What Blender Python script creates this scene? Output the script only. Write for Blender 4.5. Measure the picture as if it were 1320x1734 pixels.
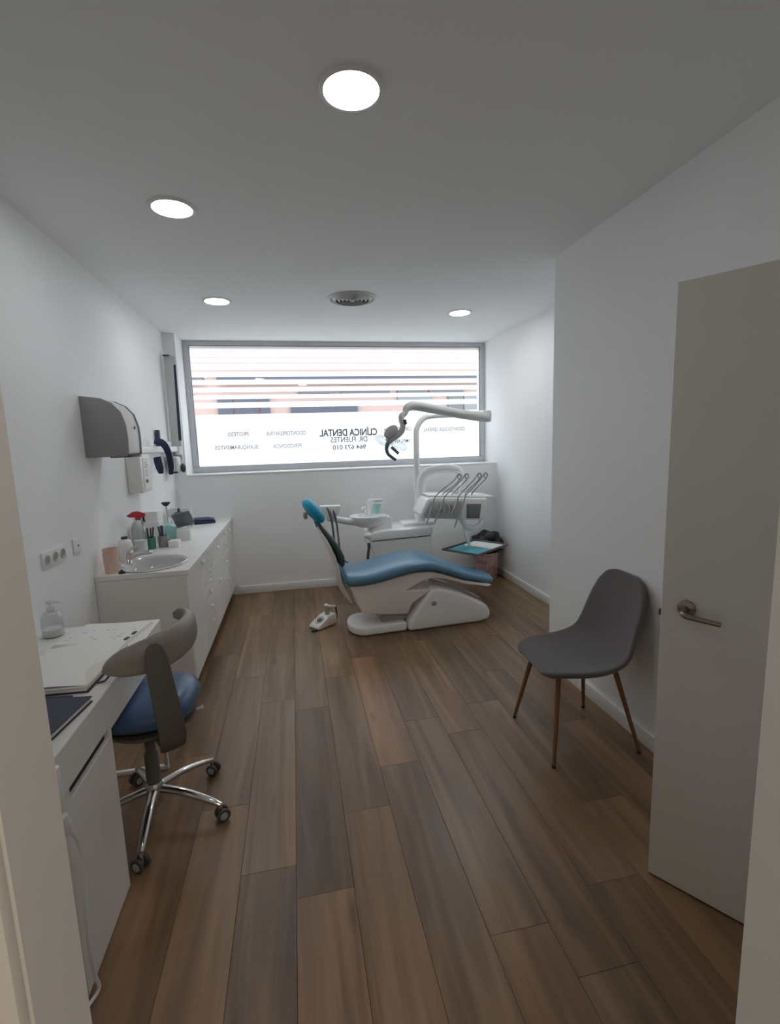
import bpy, bmesh, math, random
from mathutils import Vector, Matrix, noise

for o in list(bpy.data.objects):
    bpy.data.objects.remove(o, do_unlink=True)
SC = bpy.context.scene
COL = SC.collection
PI = math.pi
rnd = random.Random(7)

# ------------------------------------------------------------------ camera, world, exposure
CAM_H = 1.55
cd = bpy.data.cameras.new('camera')
cam = bpy.data.objects.new('camera', cd)
COL.objects.link(cam)
cd.sensor_fit = 'HORIZONTAL'
cd.sensor_width = 36.0
cd.lens = 22.3585
cd.clip_start = 0.02
R_ = (0.980289, -0.195064, -0.031349)
U_ = (0.058659, 0.135849, 0.988991)
B_ = (-0.188658, -0.971337, 0.144614)
cam.matrix_world = Matrix(((R_[0], U_[0], B_[0], 0.0), (R_[1], U_[1], B_[1], 0.0), (R_[2], U_[2], B_[2], CAM_H), (0, 0, 0, 1)))
SC.camera = cam

world = bpy.data.worlds.new('overcast_sky')
SC.world = world
world.use_nodes = True
bg = world.node_tree.nodes['Background']
bg.inputs[0].default_value = (0.82, 0.93, 1.0, 1)
bg.inputs[1].default_value = 9.0
LAMPS = (29.0, 34.0, 50.0, 80.0)   # emission of the four downlights, near to far
HALL_POWER = 13.0

vs = SC.view_settings
vs.view_transform = 'Standard'
vs.look = 'None'
vs.gamma = 1.0
vs.use_curve_mapping = False
vs.exposure = 0.10
SC.cycles.max_bounces = 14
SC.cycles.diffuse_bounces = 10
SC.cycles.transparent_max_bounces = 16
SC.cycles.caustics_reflective = False
SC.cycles.caustics_refractive = False
SC.cycles.sample_clamp_indirect = 6.0
SC.cycles.use_denoising = True


# ------------------------------------------------------------------ materials
def lin(c):
    c = c / 255.0
    return c / 12.92 if c <= 0.04045 else ((c + 0.055) / 1.055) ** 2.4


def rgb(r, g, b):
    return (lin(r), lin(g), lin(b), 1.0)


def mat(name, col, rough=0.5, metal=0.0, var=0.06, scale=12.0, bump=0.0, bscale=60.0, spec=0.5, alpha=1.0, sheen=0.0, trans=0.0, coat=0.0):
    m = bpy.data.materials.new(name)
    m.use_nodes = True
    nt = m.node_tree
    b = nt.nodes['Principled BSDF']
    tc = nt.nodes.new('ShaderNodeTexCoord')
    n = nt.nodes.new('ShaderNodeTexNoise')
    n.inputs['Scale'].default_value = scale
    n.inputs['Detail'].default_value = 3
    nt.links.new(tc.outputs['Object'], n.inputs['Vector'])
    mr = nt.nodes.new('ShaderNodeMapRange')
    mr.inputs['To Min'].default_value = 1 - var
    mr.inputs['To Max'].default_value = 1 + var
    nt.links.new(n.outputs['Fac'], mr.inputs['Value'])
    vm = nt.nodes.new('ShaderNodeVectorMath')
    vm.operation = 'SCALE'
    vm.inputs[0].default_value = col[:3]
    nt.links.new(mr.outputs['Result'], vm.inputs['Scale'])
    nt.links.new(vm.outputs[0], b.inputs['Base Color'])
    b.inputs['Roughness'].default_value = rough
    b.inputs['Metallic'].default_value = metal
    b.inputs['Specular IOR Level'].default_value = spec
    b.inputs['Alpha'].default_value = alpha
    b.inputs['Transmission Weight'].default_value = trans
    b.inputs['Coat Weight'].default_value = coat
    b.inputs['Sheen Weight'].default_value = sheen
    if bump > 0:
        n2 = nt.nodes.new('ShaderNodeTexNoise')
        n2.inputs['Scale'].default_value = bscale
        nt.links.new(tc.outputs['Object'], n2.inputs['Vector'])
        bp = nt.nodes.new('ShaderNodeBump')
        bp.inputs['Strength'].default_value = bump
        bp.inputs['Distance'].default_value = 0.002
        nt.links.new(n2.outputs['Fac'], bp.inputs['Height'])
        nt.links.new(bp.outputs['Normal'], b.inputs['Normal'])
    return m


def thin_glass(name, tint, gloss=0.06):
    m = bpy.data.materials.new(name)
    m.use_nodes = True
    nt = m.node_tree
    nt.nodes.clear()
    out = nt.nodes.new('ShaderNodeOutputMaterial')
    mix = nt.nodes.new('ShaderNodeMixShader')
    t = nt.nodes.new('ShaderNodeBsdfTransparent')
    t.inputs[0].default_value = tint
    g = nt.nodes.new('ShaderNodeBsdfGlossy')
    g.inputs['Roughness'].default_value = 0.03
    lw = nt.nodes.new('ShaderNodeLayerWeight')
    lw.inputs['Blend'].default_value = 0.25
    mp = nt.nodes.new('ShaderNodeMapRange')
    mp.inputs['To Min'].default_value = gloss
    mp.inputs['To Max'].default_value = 0.6
    nt.links.new(lw.outputs['Facing'], mp.inputs['Value'])
    nt.links.new(mp.outputs['Result'], mix.inputs[0])
    nt.links.new(t.outputs[0], mix.inputs[1])
    nt.links.new(g.outputs[0], mix.inputs[2])
    nt.links.new(mix.outputs[0], out.inputs[0])
    return m


def translucent(name, tcol, dcol, fac):
    m = bpy.data.materials.new(name)
    m.use_nodes = True
    nt = m.node_tree
    nt.nodes.clear()
    out = nt.nodes.new('ShaderNodeOutputMaterial')
    mix = nt.nodes.new('ShaderNodeMixShader')
    mix.inputs[0].default_value = fac
    d = nt.nodes.new('ShaderNodeBsdfDiffuse')
    d.inputs[0].default_value = dcol
    t = nt.nodes.new('ShaderNodeBsdfTranslucent')
    tc = nt.nodes.new('ShaderNodeTexCoord')
    n = nt.nodes.new('ShaderNodeTexNoise')
    n.inputs['Scale'].default_value = 300
    nt.links.new(tc.outputs['Object'], n.inputs['Vector'])
    mr = nt.nodes.new('ShaderNodeMapRange')
    mr.inputs['To Min'].default_value = 0.985
    mr.inputs['To Max'].default_value = 1.015
    nt.links.new(n.outputs['Fac'], mr.inputs['Value'])
    vm = nt.nodes.new('ShaderNodeVectorMath')
    vm.operation = 'SCALE'
    vm.inputs[0].default_value = tcol[:3]
    nt.links.new(mr.outputs['Result'], vm.inputs['Scale'])
    nt.links.new(vm.outputs[0], t.inputs[0])
    nt.links.new(d.outputs[0], mix.inputs[1])
    nt.links.new(t.outputs[0], mix.inputs[2])
    nt.links.new(mix.outputs[0], out.inputs[0])
    return m


def emitter(name, col, strength):
    m = bpy.data.materials.new(name)
    m.use_nodes = True
    nt = m.node_tree
    b = nt.nodes['Principled BSDF']
    b.inputs['Base Color'].default_value = (0.9, 0.9, 0.9, 1)
    b.inputs['Emission Color'].default_value = col
    b.inputs['Emission Strength'].default_value = strength
    return m


def wood_floor():
    m = bpy.data.materials.new('oak_laminate')
    m.use_nodes = True
    nt = m.node_tree
    N, L = nt.nodes, nt.links
    b = N['Principled BSDF']
    tc = N.new('ShaderNodeTexCoord')
    oi = N.new('ShaderNodeObjectInfo')
    ofs = N.new('ShaderNodeVectorMath')
    ofs.operation = 'SCALE'
    ofs.inputs[0].default_value = (37.0, 91.0, 53.0)
    L.new(oi.outputs['Random'], ofs.inputs['Scale'])
    add = N.new('ShaderNodeVectorMath')
    add.operation = 'ADD'
    L.new(tc.outputs['Object'], add.inputs[0])
    L.new(ofs.outputs[0], add.inputs[1])
    mp = N.new('ShaderNodeMapping')
    mp.inputs['Scale'].default_value = (8.0, 0.55, 1.0)
    L.new(add.outputs[0], mp.inputs['Vector'])
    n1 = N.new('ShaderNodeTexNoise')
    n1.inputs['Scale'].default_value = 1.6
    n1.inputs['Detail'].default_value = 6
    n1.inputs['Distortion'].default_value = 0.7
    L.new(mp.outputs[0], n1.inputs['Vector'])
    mp2 = N.new('ShaderNodeMapping')
    mp2.inputs['Scale'].default_value = (70.0, 1.6, 1.0)
    L.new(add.outputs[0], mp2.inputs['Vector'])
    n2 = N.new('ShaderNodeTexNoise')
    n2.inputs['Scale'].default_value = 2.0
    n2.inputs['Detail'].default_value = 4
    L.new(mp2.outputs[0], n2.inputs['Vector'])
    mp3 = N.new('ShaderNodeMapping')
    mp3.inputs['Scale'].default_value = (7.0, 1.9, 1.0)
    L.new(add.outputs[0], mp3.inputs['Vector'])
    vo = N.new('ShaderNodeTexVoronoi')
    vo.inputs['Scale'].default_value = 1.0
    L.new(mp3.outputs[0], vo.inputs['Vector'])
    kn = N.new('ShaderNodeMapRange')
    kn.inputs['From Min'].default_value = 0.03
    kn.inputs['From Max'].default_value = 0.16
    kn.inputs['To Min'].default_value = 0.62
    kn.inputs['To Max'].default_value = 1.0
    L.new(vo.outputs['Distance'], kn.inputs['Value'])
    ramp = N.new('ShaderNodeValToRGB')
    cr = ramp.color_ramp
    cr.elements[0].position = 0.28
    cr.elements[0].color = rgb(101, 78, 57)
    cr.elements[1].position = 0.72
    cr.elements[1].color = rgb(151, 121, 92)
    e = cr.elements.new(0.5)
    e.color = rgb(126, 99, 73)
    L.new(n1.outputs['Fac'], ramp.inputs[0])
    fine = N.new('ShaderNodeMapRange')
    fine.inputs['To Min'].default_value = 0.88
    fine.inputs['To Max'].default_value = 1.12
    L.new(n2.outputs['Fac'], fine.inputs['Value'])
    m1 = N.new('ShaderNodeMath')
    m1.operation = 'MULTIPLY'
    L.new(fine.outputs[0], m1.inputs[0])
    L.new(kn.outputs[0], m1.inputs[1])
    s = N.new('ShaderNodeVectorMath')
    s.operation = 'SCALE'
    L.new(ramp.outputs[0], s.inputs[0])
    L.new(m1.outputs[0], s.inputs['Scale'])
    mul = N.new('ShaderNodeVectorMath')
    mul.operation = 'MULTIPLY'
    L.new(s.outputs[0], mul.inputs[0])
    L.new(oi.outputs['Color'], mul.inputs[1])
    L.new(mul.outputs[0], b.inputs['Base Color'])
    b.inputs['Roughness'].default_value = 0.36
    b.inputs['Specular IOR Level'].default_value = 0.5
    bp = N.new('ShaderNodeBump')
    bp.inputs['Strength'].default_value = 0.15
    bp.inputs['Distance'].default_value = 0.001
    L.new(n2.outputs['Fac'], bp.inputs['Height'])
    L.new(bp.outputs['Normal'], b.inputs['Normal'])
    return m


M = {}
M['wall'] = mat('matt_white_paint', (0.87, 0.875, 0.875, 1), 0.85, var=0.012, scale=3, bump=0.05, bscale=120)
M['ceil'] = mat('ceiling_paint', (0.84, 0.85, 0.845, 1), 0.9, var=0.012, scale=3)
M['trim'] = mat('white_lacquer', (0.80, 0.80, 0.78, 1), 0.45, var=0.01)
M['door'] = mat('door_lacquer', (0.66, 0.63, 0.58, 1), 0.55, var=0.012, scale=4)
M['wood'] = wood_floor()
M['under'] = mat('floor_underlay', rgb(58, 42, 32), 0.9)
M['alu'] = mat('grey_aluminium', rgb(196, 198, 202), 0.42, 0.15, var=0.03)
M['glass'] = thin_glass('window_glass', (0.95, 0.96, 0.96, 1))
M['film'] = translucent('frosted_film', (0.86, 0.85, 0.86, 1), (0.85, 0.85, 0.86, 1), 0.78)
M['ink_dark'] = translucent('film_lettering_dark', (0.06, 0.06, 0.065, 1), (0.10, 0.10, 0.105, 1), 0.8)
M['ink_mid'] = translucent('film_lettering_mid', (0.10, 0.10, 0.105, 1), (0.14, 0.14, 0.145, 1), 0.8)
M['ink_light'] = translucent('film_lettering_pale', (0.20, 0.20, 0.205, 1), (0.2, 0.2, 0.2, 1), 0.8)
for i_, s_ in enumerate(LAMPS):
    M['lamp%d' % i_] = emitter('downlight_glow', (0.93, 0.97, 1.0, 1), s_)
M['white_plastic'] = mat('white_plastic', (0.80, 0.80, 0.79, 1), 0.32, var=0.02)
M['unit_white'] = mat('glossy_white_enamel', (0.89, 0.885, 0.875, 1), 0.22, var=0.015, coat=0.2)
M['warm_white'] = mat('warm_white_plastic', (0.82, 0.775, 0.73, 1), 0.3, var=0.02)
M['laminate'] = mat('white_laminate', (0.78, 0.76, 0.73, 1), 0.4, var=0.012)
M['worktop'] = mat('worktop_white', (0.80, 0.79, 0.77, 1), 0.28, var=0.02)
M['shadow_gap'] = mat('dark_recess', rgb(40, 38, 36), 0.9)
M['grey_plastic'] = mat('grey_plastic', rgb(148, 148, 147), 0.3, var=0.03)
M['mid_grey'] = mat('mid_grey_plastic', rgb(160, 160, 158), 0.4, var=0.03)
M['light_grey'] = mat('light_grey_plastic', rgb(196, 196, 194), 0.4, var=0.03)
M['dark_grey'] = mat('dark_grey_plastic', rgb(70, 70, 72), 0.5, var=0.05)
M['black'] = mat('black_plastic', rgb(28, 28, 30), 0.5)
M['blackbag'] = mat('black_bin_bag', rgb(22, 22, 24), 0.35, bump=0.4, bscale=30)
M['navy'] = mat('navy_vinyl', rgb(32, 42, 78), 0.5)
M['slate'] = mat('slate_blue_card', rgb(58, 62, 78), 0.6)
M['blue_vinyl'] = mat('blue_upholstery', rgb(86, 128, 156), 0.30, var=0.04, scale=6, bump=0.05, bscale=200)
M['stool_blue'] = mat('stool_blue_upholstery', rgb(66, 94, 132), 0.3, var=0.04)
M['back_dark'] = mat('dark_teal_upholstery', rgb(58, 74, 80), 0.45, var=0.05)
M['turquoise'] = mat('turquoise_cover', rgb(22, 160, 196), 0.4, var=0.14, scale=40, bump=0.4, bscale=60)
M['teal_paper'] = mat('teal_paper', rgb(96, 178, 190), 0.7)
M['paper'] = mat('white_paper', (0.82, 0.81, 0.78, 1), 0.8, var=0.03, scale=25)
M['cream_paper'] = mat('cream_paper', (0.76, 0.72, 0.65, 1), 0.8, var=0.05, scale=18)
M['steel'] = mat('brushed_steel', rgb(170, 170, 170), 0.3, 0.9)
M['tray_grey'] = mat('tray_grey', rgb(110, 116, 120), 0.35, 0.3)
M['nickel'] = mat('satin_nickel', rgb(150, 140, 126), 0.3, 0.95)
M['chrome'] = mat('polished_chrome', rgb(215, 212, 210), 0.12, 1.0, var=0.01)
M['ceramic'] = mat('glazed_ceramic', (0.52, 0.52, 0.51, 1), 0.15, var=0.015, coat=0.4)
M['fabric'] = mat('charcoal_fabric', rgb(104, 100, 98), 0.9, var=0.12, scale=90, bump=0.5, bscale=420, sheen=0.15)
M['legwood'] = mat('wood_effect_legs', rgb(128, 88, 56), 0.5, var=0.15, scale=30)
M['legdark'] = mat('leg_foot_cap', rgb(55, 38, 28), 0.6)
M['stool_grey'] = mat('warm_grey_vinyl', rgb(134, 128, 118), 0.42, var=0.03)
M['stool_dark'] = mat('grey_moulding', rgb(92, 89, 84), 0.5, var=0.03)
M['peach'] = mat('peach_plastic', rgb(220, 186, 168), 0.4, var=0.05)
M['red'] = mat('red_plastic', rgb(190, 52, 66), 0.4)
M['green'] = mat('green_glass_jar', rgb(66, 128, 108), 0.25)
M['aqua'] = mat('aqua_plastic', rgb(164, 212, 208), 0.4)
M['clear'] = thin_glass('clear_plastic', (0.90, 0.92, 0.92, 1), 0.08)
M['screen'] = mat('dull_grey_screen', rgb(120, 120, 122), 0.25)
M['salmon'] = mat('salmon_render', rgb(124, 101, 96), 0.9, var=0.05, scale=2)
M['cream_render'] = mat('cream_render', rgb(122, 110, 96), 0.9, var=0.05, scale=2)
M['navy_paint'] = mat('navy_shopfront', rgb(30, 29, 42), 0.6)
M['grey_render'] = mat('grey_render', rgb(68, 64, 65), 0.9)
M['asphalt'] = mat('asphalt', rgb(105, 104, 103), 0.95, var=0.1)


def marble_pink():
    m = mat('pink_marbled_plastic', rgb(196, 160, 156), 0.5)
    nt = m.node_tree
    b = nt.nodes['Principled BSDF']
    tc = nt.nodes.new('ShaderNodeTexCoord')
    n = nt.nodes.new('ShaderNodeTexNoise')
    n.inputs['Scale'].default_value = 14
    n.inputs['Detail'].default_value = 5
    n.inputs['Distortion'].default_value = 2.0
    nt.links.new(tc.outputs['Object'], n.inputs['Vector'])
    r = nt.nodes.new('ShaderNodeValToRGB')
    r.color_ramp.elements[0].position = 0.42
    r.color_ramp.elements[0].color = rgb(220, 192, 188)
    r.color_ramp.elements[1].position = 0.62
    r.color_ramp.elements[1].color = rgb(182, 138, 132)
    nt.links.new(n.outputs['Fac'], r.inputs[0])
    nt.links.new(r.outputs[0], b.inputs['Base Color'])
    return m


M['marble_pink'] = marble_pink()

# ------------------------------------------------------------------ mesh helpers
XF = {}


class MB:
    """Collects shapes into one mesh; world coordinates unless local=True at build."""

    def __init__(self):
        self.b = bmesh.new()

    def _add(self, t, mtx=None):
        if mtx is not None:
            bmesh.ops.transform(t, matrix=mtx, verts=t.verts)
        me = bpy.data.meshes.new('tmp')
        t.to_mesh(me)
        t.free()
        self.b.from_mesh(me)
        bpy.data.meshes.remove(me)
        return self

    def box(self, x0, x1, y0, y1, z0, z1, bev=0.0, seg=2, mtx=None):
        t = bmesh.new()
        bmesh.ops.create_cube(t, size=1.0)
        for v in t.verts:
            v.co = Vector(((x0 + x1) / 2 + v.co.x * (x1 - x0), (y0 + y1) / 2 + v.co.y * (y1 - y0), (z0 + z1) / 2 + v.co.z * (z1 - z0)))
        if bev > 0:
            bmesh.ops.bevel(t, geom=t.edges[:], offset=bev, segments=seg, profile=0.5, affect='EDGES', clamp_overlap=True)
        return self._add(t, mtx)

    def prism(self, poly, lo, hi, axis='y', bev=0.0, seg=2, mtx=None):
        t = bmesh.new()

        def P(a, c, h):
            return (a, h, c) if axis == 'y' else ((h, a, c) if axis == 'x' else (a, c, h))
        va = [t.verts.new(P(a, c, lo)) for a, c in poly]
        vb = [t.verts.new(P(a, c, hi)) for a, c in poly]
        n = len(poly)
        t.faces.new(va)
        t.faces.new(list(reversed(vb)))
        for i in range(n):
            t.faces.new((va[i], vb[i], vb[(i + 1) % n], va[(i + 1) % n]))
        bmesh.ops.recalc_face_normals(t, faces=t.faces[:])
        if bev > 0:
            ed = [e for e in t.edges if len(e.link_faces) == 2 and e.calc_face_angle(0) > 0.5]
            bmesh.ops.bevel(t, geom=ed, offset=bev, segments=seg, profile=0.5, affect='EDGES', clamp_overlap=True)
        return self._add(t, mtx)

    def rings(self, rings, close=True, caps=True, mtx=None):
        t = bmesh.new()
        vs_ = [[t.verts.new(p) for p in r] for r in rings]
        for a, c in zip(vs_[:-1], vs_[1:]):
            n = len(a)
            for i in range(n if close else n - 1):
                j = (i + 1) % n
                try:
                    t.faces.new((a[i], a[j], c[j], c[i]))
                except ValueError:
                    pass
        if caps and close:
            t.faces.new(list(reversed(vs_[0])))
            t.faces.new(vs_[-1])
        bmesh.ops.recalc_face_normals(t, faces=t.faces[:])
        return self._add(t, mtx)

    def lathe(self, prof, c=(0, 0, 0), seg=24, sx=1.0, sy=1.0, caps=True, mtx=None):
        rs = [[(c[0] + r * sx * math.cos(2 * PI * k / seg), c[1] + r * sy * math.sin(2 * PI * k / seg), c[2] + z) for k in range(seg)] for r, z in prof]
        return self.rings(rs, True, caps, mtx)

    def tube(self, pts, rad, seg=10, smooth=0, flat=1.0, up=(0, 0, 1)):
        pts = [Vector(p) for p in pts]
        rads = list(rad) if isinstance(rad, (list, tuple)) else [rad] * len(pts)
        if smooth:
            P2, R2 = [], []
            for i in range(len(pts) - 1):
                p0, p1, p2, p3 = pts[max(i - 1, 0)], pts[i], pts[i + 1], pts[min(i + 2, len(pts) - 1)]
                for k in range(smooth):
                    u = k / smooth
                    P2.append(0.5 * ((2 * p1) + (p2 - p0) * u + (2 * p0 - 5 * p1 + 4 * p2 - p3) * u * u + (3 * p1 - p0 - 3 * p2 + p3) * u ** 3))
                    R2.append(rads[i] * (1 - u) + rads[i + 1] * u)
            P2.append(pts[-1])
            R2.append(rads[-1])
            pts, rads = P2, R2
        rs = []
        prev = None
        for i, p in enumerate(pts):
            d = (pts[min(i + 1, len(pts) - 1)] - pts[max(i - 1, 0)]).normalized()
            if prev is None:
                a = Vector(up) if abs(d.dot(Vector(up))) < 0.95 else Vector((1, 0, 0))
                s = d.cross(a).normalized()
            else:
                s = (prev - d * prev.dot(d)).normalized()
            prev = s
            w = d.cross(s).normalized()
            rs.append([tuple(p + s * (rads[i] * math.cos(2 * PI * k / seg)) + w * (rads[i] * flat * math.sin(2 * PI * k / seg))) for k in range(seg)])
        return self.rings(rs)

    def ball(self, c, r, seg=16, rot=None, pw=1.0):
        t = bmesh.new()
        bmesh.ops.create_uvsphere(t, u_segments=seg, v_segments=max(6, seg * 2 // 3), radius=1.0)
        for v in t.verts:
            if pw != 1.0:
                v.co = Vector([math.copysign(abs(q) ** pw, q) for q in v.co])
            v.co = Vector((v.co.x * r[0], v.co.y * r[1], v.co.z * r[2]))
        mt = Matrix.Translation(c) @ (rot.to_4x4() if rot else Matrix.Identity(4))
        return self._add(t, mt)

    def quad(self, pts):
        t = bmesh.new()
        t.faces.new([t.verts.new(p) for p in pts])
        return self._add(t)

    def build(self, name, m, parent=None, local=False, angle=40):
        me = bpy.data.meshes.new(name)
        if parent is not None and not local and parent.name in XF:
            bmesh.ops.transform(self.b, matrix=XF[parent.name].inverted(), verts=self.b.verts)
        self.b.to_mesh(me)
        self.b.free()
        me.shade_smooth()
        me.set_sharp_from_angle(angle=math.radians(angle))
        ms = m if isinstance(m, (list, tuple)) else [m]
        for q in ms:
            me.materials.append(M[q] if isinstance(q, str) else q)
        o = bpy.data.objects.new(name, me)
        COL.objects.link(o)
        if parent is not None:
            o.parent = parent
            if parent.name in XF:
                XF[o.name] = XF[parent.name]
        return o


def tag(o, label, cat, group=None):
    o['label'] = label
    o['category'] = cat
    if group:
        o['group'] = group
    return o


def thing(name, label, cat, loc=(0, 0, 0), rz=0.0, group=None):
    o = bpy.data.objects.new(name, None)
    o.empty_display_size = 0.05
    COL.objects.link(o)
    o.location = loc
    o.rotation_euler = (0, 0, rz)
    XF[o.name] = Matrix.Translation(loc) @ Matrix.Rotation(rz, 4, 'Z')
    return tag(o, label, cat, group)


def struct(mb, name, m, parent=None, **k):
    o = mb.build(name, m, parent, **k)
    if parent is None:
        o['kind'] = 'structure'
    return o


def recentre(o):
    """moves a single-mesh thing's origin to its own base centre"""
    vs_ = [v.co for v in o.data.vertices]
    c = Vector(((min(v.x for v in vs_) + max(v.x for v in vs_)) / 2, (min(v.y for v in vs_) + max(v.y for v in vs_)) / 2, min(v.z for v in vs_)))
    o.data.transform(Matrix.Translation(-c))
    o.location = c
    return o


# ------------------------------------------------------------------ room dimensions
XL, XR, XR2, Y1, YB, H = -1.172, 1.652, 2.248, 2.909, 5.17, 2.6436
YW, ZS, WX0 = 5.497, 1.272, -1.06
YD0, YD1, JX0, JX1 = 0.394, 0.478, -0.240, 0.573

# ------------------------------------------------------------------ floor and its planks
floor = struct(MB().box(-1.4, 2.5, -1.8, 5.75, -0.12, -0.0125), 'floor', 'under')
PW, PL, PX0 = 0.199, 1.213, -0.0785


def plank_mesh(w, l):
    mb = MB()
    g = 0.0004
    mb.box(g, w - g, g, l - g, -0.012, 0.0, 0.0008, 1)
    me = bpy.data.meshes.new('plank')
    mb.b.to_mesh(me)
    mb.b.free()
    me.materials.append(M['wood'])
    return me


full = plank_mesh(PW, PL)
ends = {-2: 2.006, -1: 1.640, 0: 1.503, 1: 1.855, 2: 2.109, 3: 2.45, 4: 2.283, 5: 1.325, 6: 1.677, -3: 1.20, -4: 1.80}
tone = {(-1, 1.640): 1.05, (0, 1.503): 0.72, (0, 2.716): 1.05, (2, 2.109): 1.12, (1, 1.855): 0.98, (-1, 0.427): 0.78, (0, 0.29): 1.08,
        (-2, 0.793): 1.08, (1, 0.642): 0.98, (2, 0.896): 0.93, (4, 1.07): 0.86, (4, 2.283): 1.04, (5, 1.325): 1.02, (5, 0.112): 0.86,
        (6, 0.464): 1.02, (6, 1.677): 0.84, (3, 2.45): 0.9, (3, 1.237): 0.88, (5, 2.538): 0.85, (-2, 2.006): 0.92, (-2, 3.219): 1.06}
for k in range(-6, 12):
    x0 = PX0 + k * PW
    ye = ends.get(k, rnd.uniform(0, PL))
    while ye > -1.75:
        ye -= PL
    while ye < 5.65:
        o = bpy.data.objects.new('plank', full)
        COL.objects.link(o)
        o.parent = floor
        o.location = (x0, ye, 0)
        t = tone.get((k, round(ye, 3)), rnd.uniform(0.84, 1.1))
        w = rnd.uniform(-0.03, 0.03) if (k, round(ye, 3)) != (2, 2.109) else 0.09
        o.color = (t * (1 + w), t, t * (1 - w), 1)
        ye += PL

# ------------------------------------------------------------------ shell
struct(MB().box(-1.4, 2.5, -1.8, 5.575, H, H + 0.12), 'ceiling', 'ceil')
struct(MB().box(XL - 0.12, XL, YD0, 5.75, 0, H), 'wall_left', 'wall')
bw = MB().box(XL, XR2 + 0.12, YB, 5.75, 0, ZS)
bw.box(XL, WX0, YB, 5.75, ZS, H)
bw.box(WX0, XR2 + 0.12, 5.56, 5.75, ZS, ZS + 0.02)
struct(bw, 'wall_back', 'wall')
struct(MB().box(XR, XR2 + 0.12, YD0, Y1, 0, H), 'wall_right', 'wall')
struct(MB().box(XR2, XR2 + 0.12, Y1, 5.75, 0, H), 'wall_alcove', 'wall')
fw_ = MB().box(XL, JX0, YD0, YD1, 0, H).box(JX1, XR, YD0, YD1, 0, H).box(JX0, JX1, YD0, YD1, 2.08, H)
struct(fw_, 'wall_front', 'trim')
hw = MB().box(-1.4, -1.29, -1.8, YD0, 0, H).box(1.9, 2.0, -1.8, YD0, 0, H).box(-1.4, 2.0, -1.9, -1.8, 0, H)
hw.box(-1.4, XL - 0.12, YD0, YD0 + 0.1, 0, H)
struct(hw, 'wall_hall', 'wall')
for i, (xa, xb) in enumerate(((JX0 - 0.07, JX0 - 0.002), (JX1 + 0.002, JX1 + 0.07))):
    struct(MB().box(xa, xb, YD0 - 0.014, YD0, 0, 2.15, 0.003), 'trim_%d' % (i + 1), 'trim')
struct(MB().box(JX0, JX1, YD0 - 0.014, YD0, 2.08, 2.15, 0.003), 'trim_3', 'trim')


def skirting(name, poly):
    mb = MB()
    mb.box(*poly, 0, 0.082, 0.003)
    struct(mb, name, 'trim')


skirting('baseboard_back', (-0.64, XR2 - 0.014, YB - 0.014, YB))
skirting('baseboard_alcove', (XR2 - 0.014, XR2, Y1, YB))
skirting('baseboard_right', (XR - 0.014, XR, 0.9, Y1))
skirting('baseboard_left', (XL, XL + 0.014, 2.40, 2.99))
struct(MB().box(WX0, XR2, YB - 0.006, 5.47, ZS - 0.012, ZS + 0.004, 0.003), 'trim_4', 'trim')

# hall lamp behind the camera (warm)
hl = bpy.data.lights.new('hall_lamp', 'AREA')
hl.shape = 'DISK'
hl.size = 0.25
hl.energy = HALL_POWER
hl.color = (1.0, 0.86, 0.70)
hlo = bpy.data.objects.new('hall_lamp', hl)
COL.objects.link(hlo)
hlo.location = (0.35, -1.0, H - 0.02)

# ------------------------------------------------------------------ window
win = bpy.data.objects.new('window_1', None)
COL.objects.link(win)
win.location = (0.6, YW, ZS)
win['kind'] = 'structure'
XF['window_1'] = Matrix.Translation((0.6, YW, ZS))
fx0, fx1, fz0, fz1, ft = WX0, XR2, ZS + 0.006, H, 0.058
fr = MB()
fr.box(fx0, fx1, YW, YW + 0.06, fz1 - 0.045, fz1, 0.004)
fr.box(fx0, fx1, YW, YW + 0.06, fz0, fz0 + ft, 0.004)
fr.box(fx0, fx0 + ft, YW, YW + 0.06, fz0 + ft, fz1 - 0.045, 0.004)
fr.box(fx1 - ft, fx1, YW, YW + 0.06, fz0 + ft, fz1 - 0.045, 0.004)
frame = fr.build('frame', 'alu', win)
gx0, gx1, gz0, gz1 = fx0 + ft, fx1 - ft, fz0 + ft, fz1 - 0.045
MB().box(fx0 + ft - 0.006, fx0 + ft + 0.004, YW + 0.012, YW + 0.03, gz0, gz1).box(fx1 - ft - 0.004, fx1 - ft + 0.006, YW + 0.012, YW + 0.03, gz0, gz1).box(
    gx0, gx1, YW + 0.012, YW + 0.03, gz0 - 0.006, gz0 + 0.004).box(gx0, gx1, YW + 0.012, YW + 0.03, gz1 - 0.004, gz1 + 0.006).build('gasket', 'dark_grey', win)
yp = YW + 0.032
MB().quad([(gx0, yp, gz0), (gx1, yp, gz0), (gx1, yp, gz1), (gx0, yp, gz1)]).build('pane', 'glass', win)
gaps = [(1.921, 0.066), (2.030, 0.034), (2.106, 0.030), (2.184, 0.028), (2.264, 0.030), (2.341, 0.022), (2.420, 0.017), (2.478, 0.011), (2.538, 0.007)]
zs_ = gz0
yf = yp - 0.003
for zc, hh in gaps + [(gz1 + 0.01, 0.02)]:
    z1 = min(zc - hh / 2, gz1)
    MB().quad([(gx0, yf, zs_), (gx1, yf, zs_), (gx1, yf, z1), (gx0, yf, z1)]).build('film_strip', 'film', win)
    zs_ = zc + hh / 2


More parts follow.
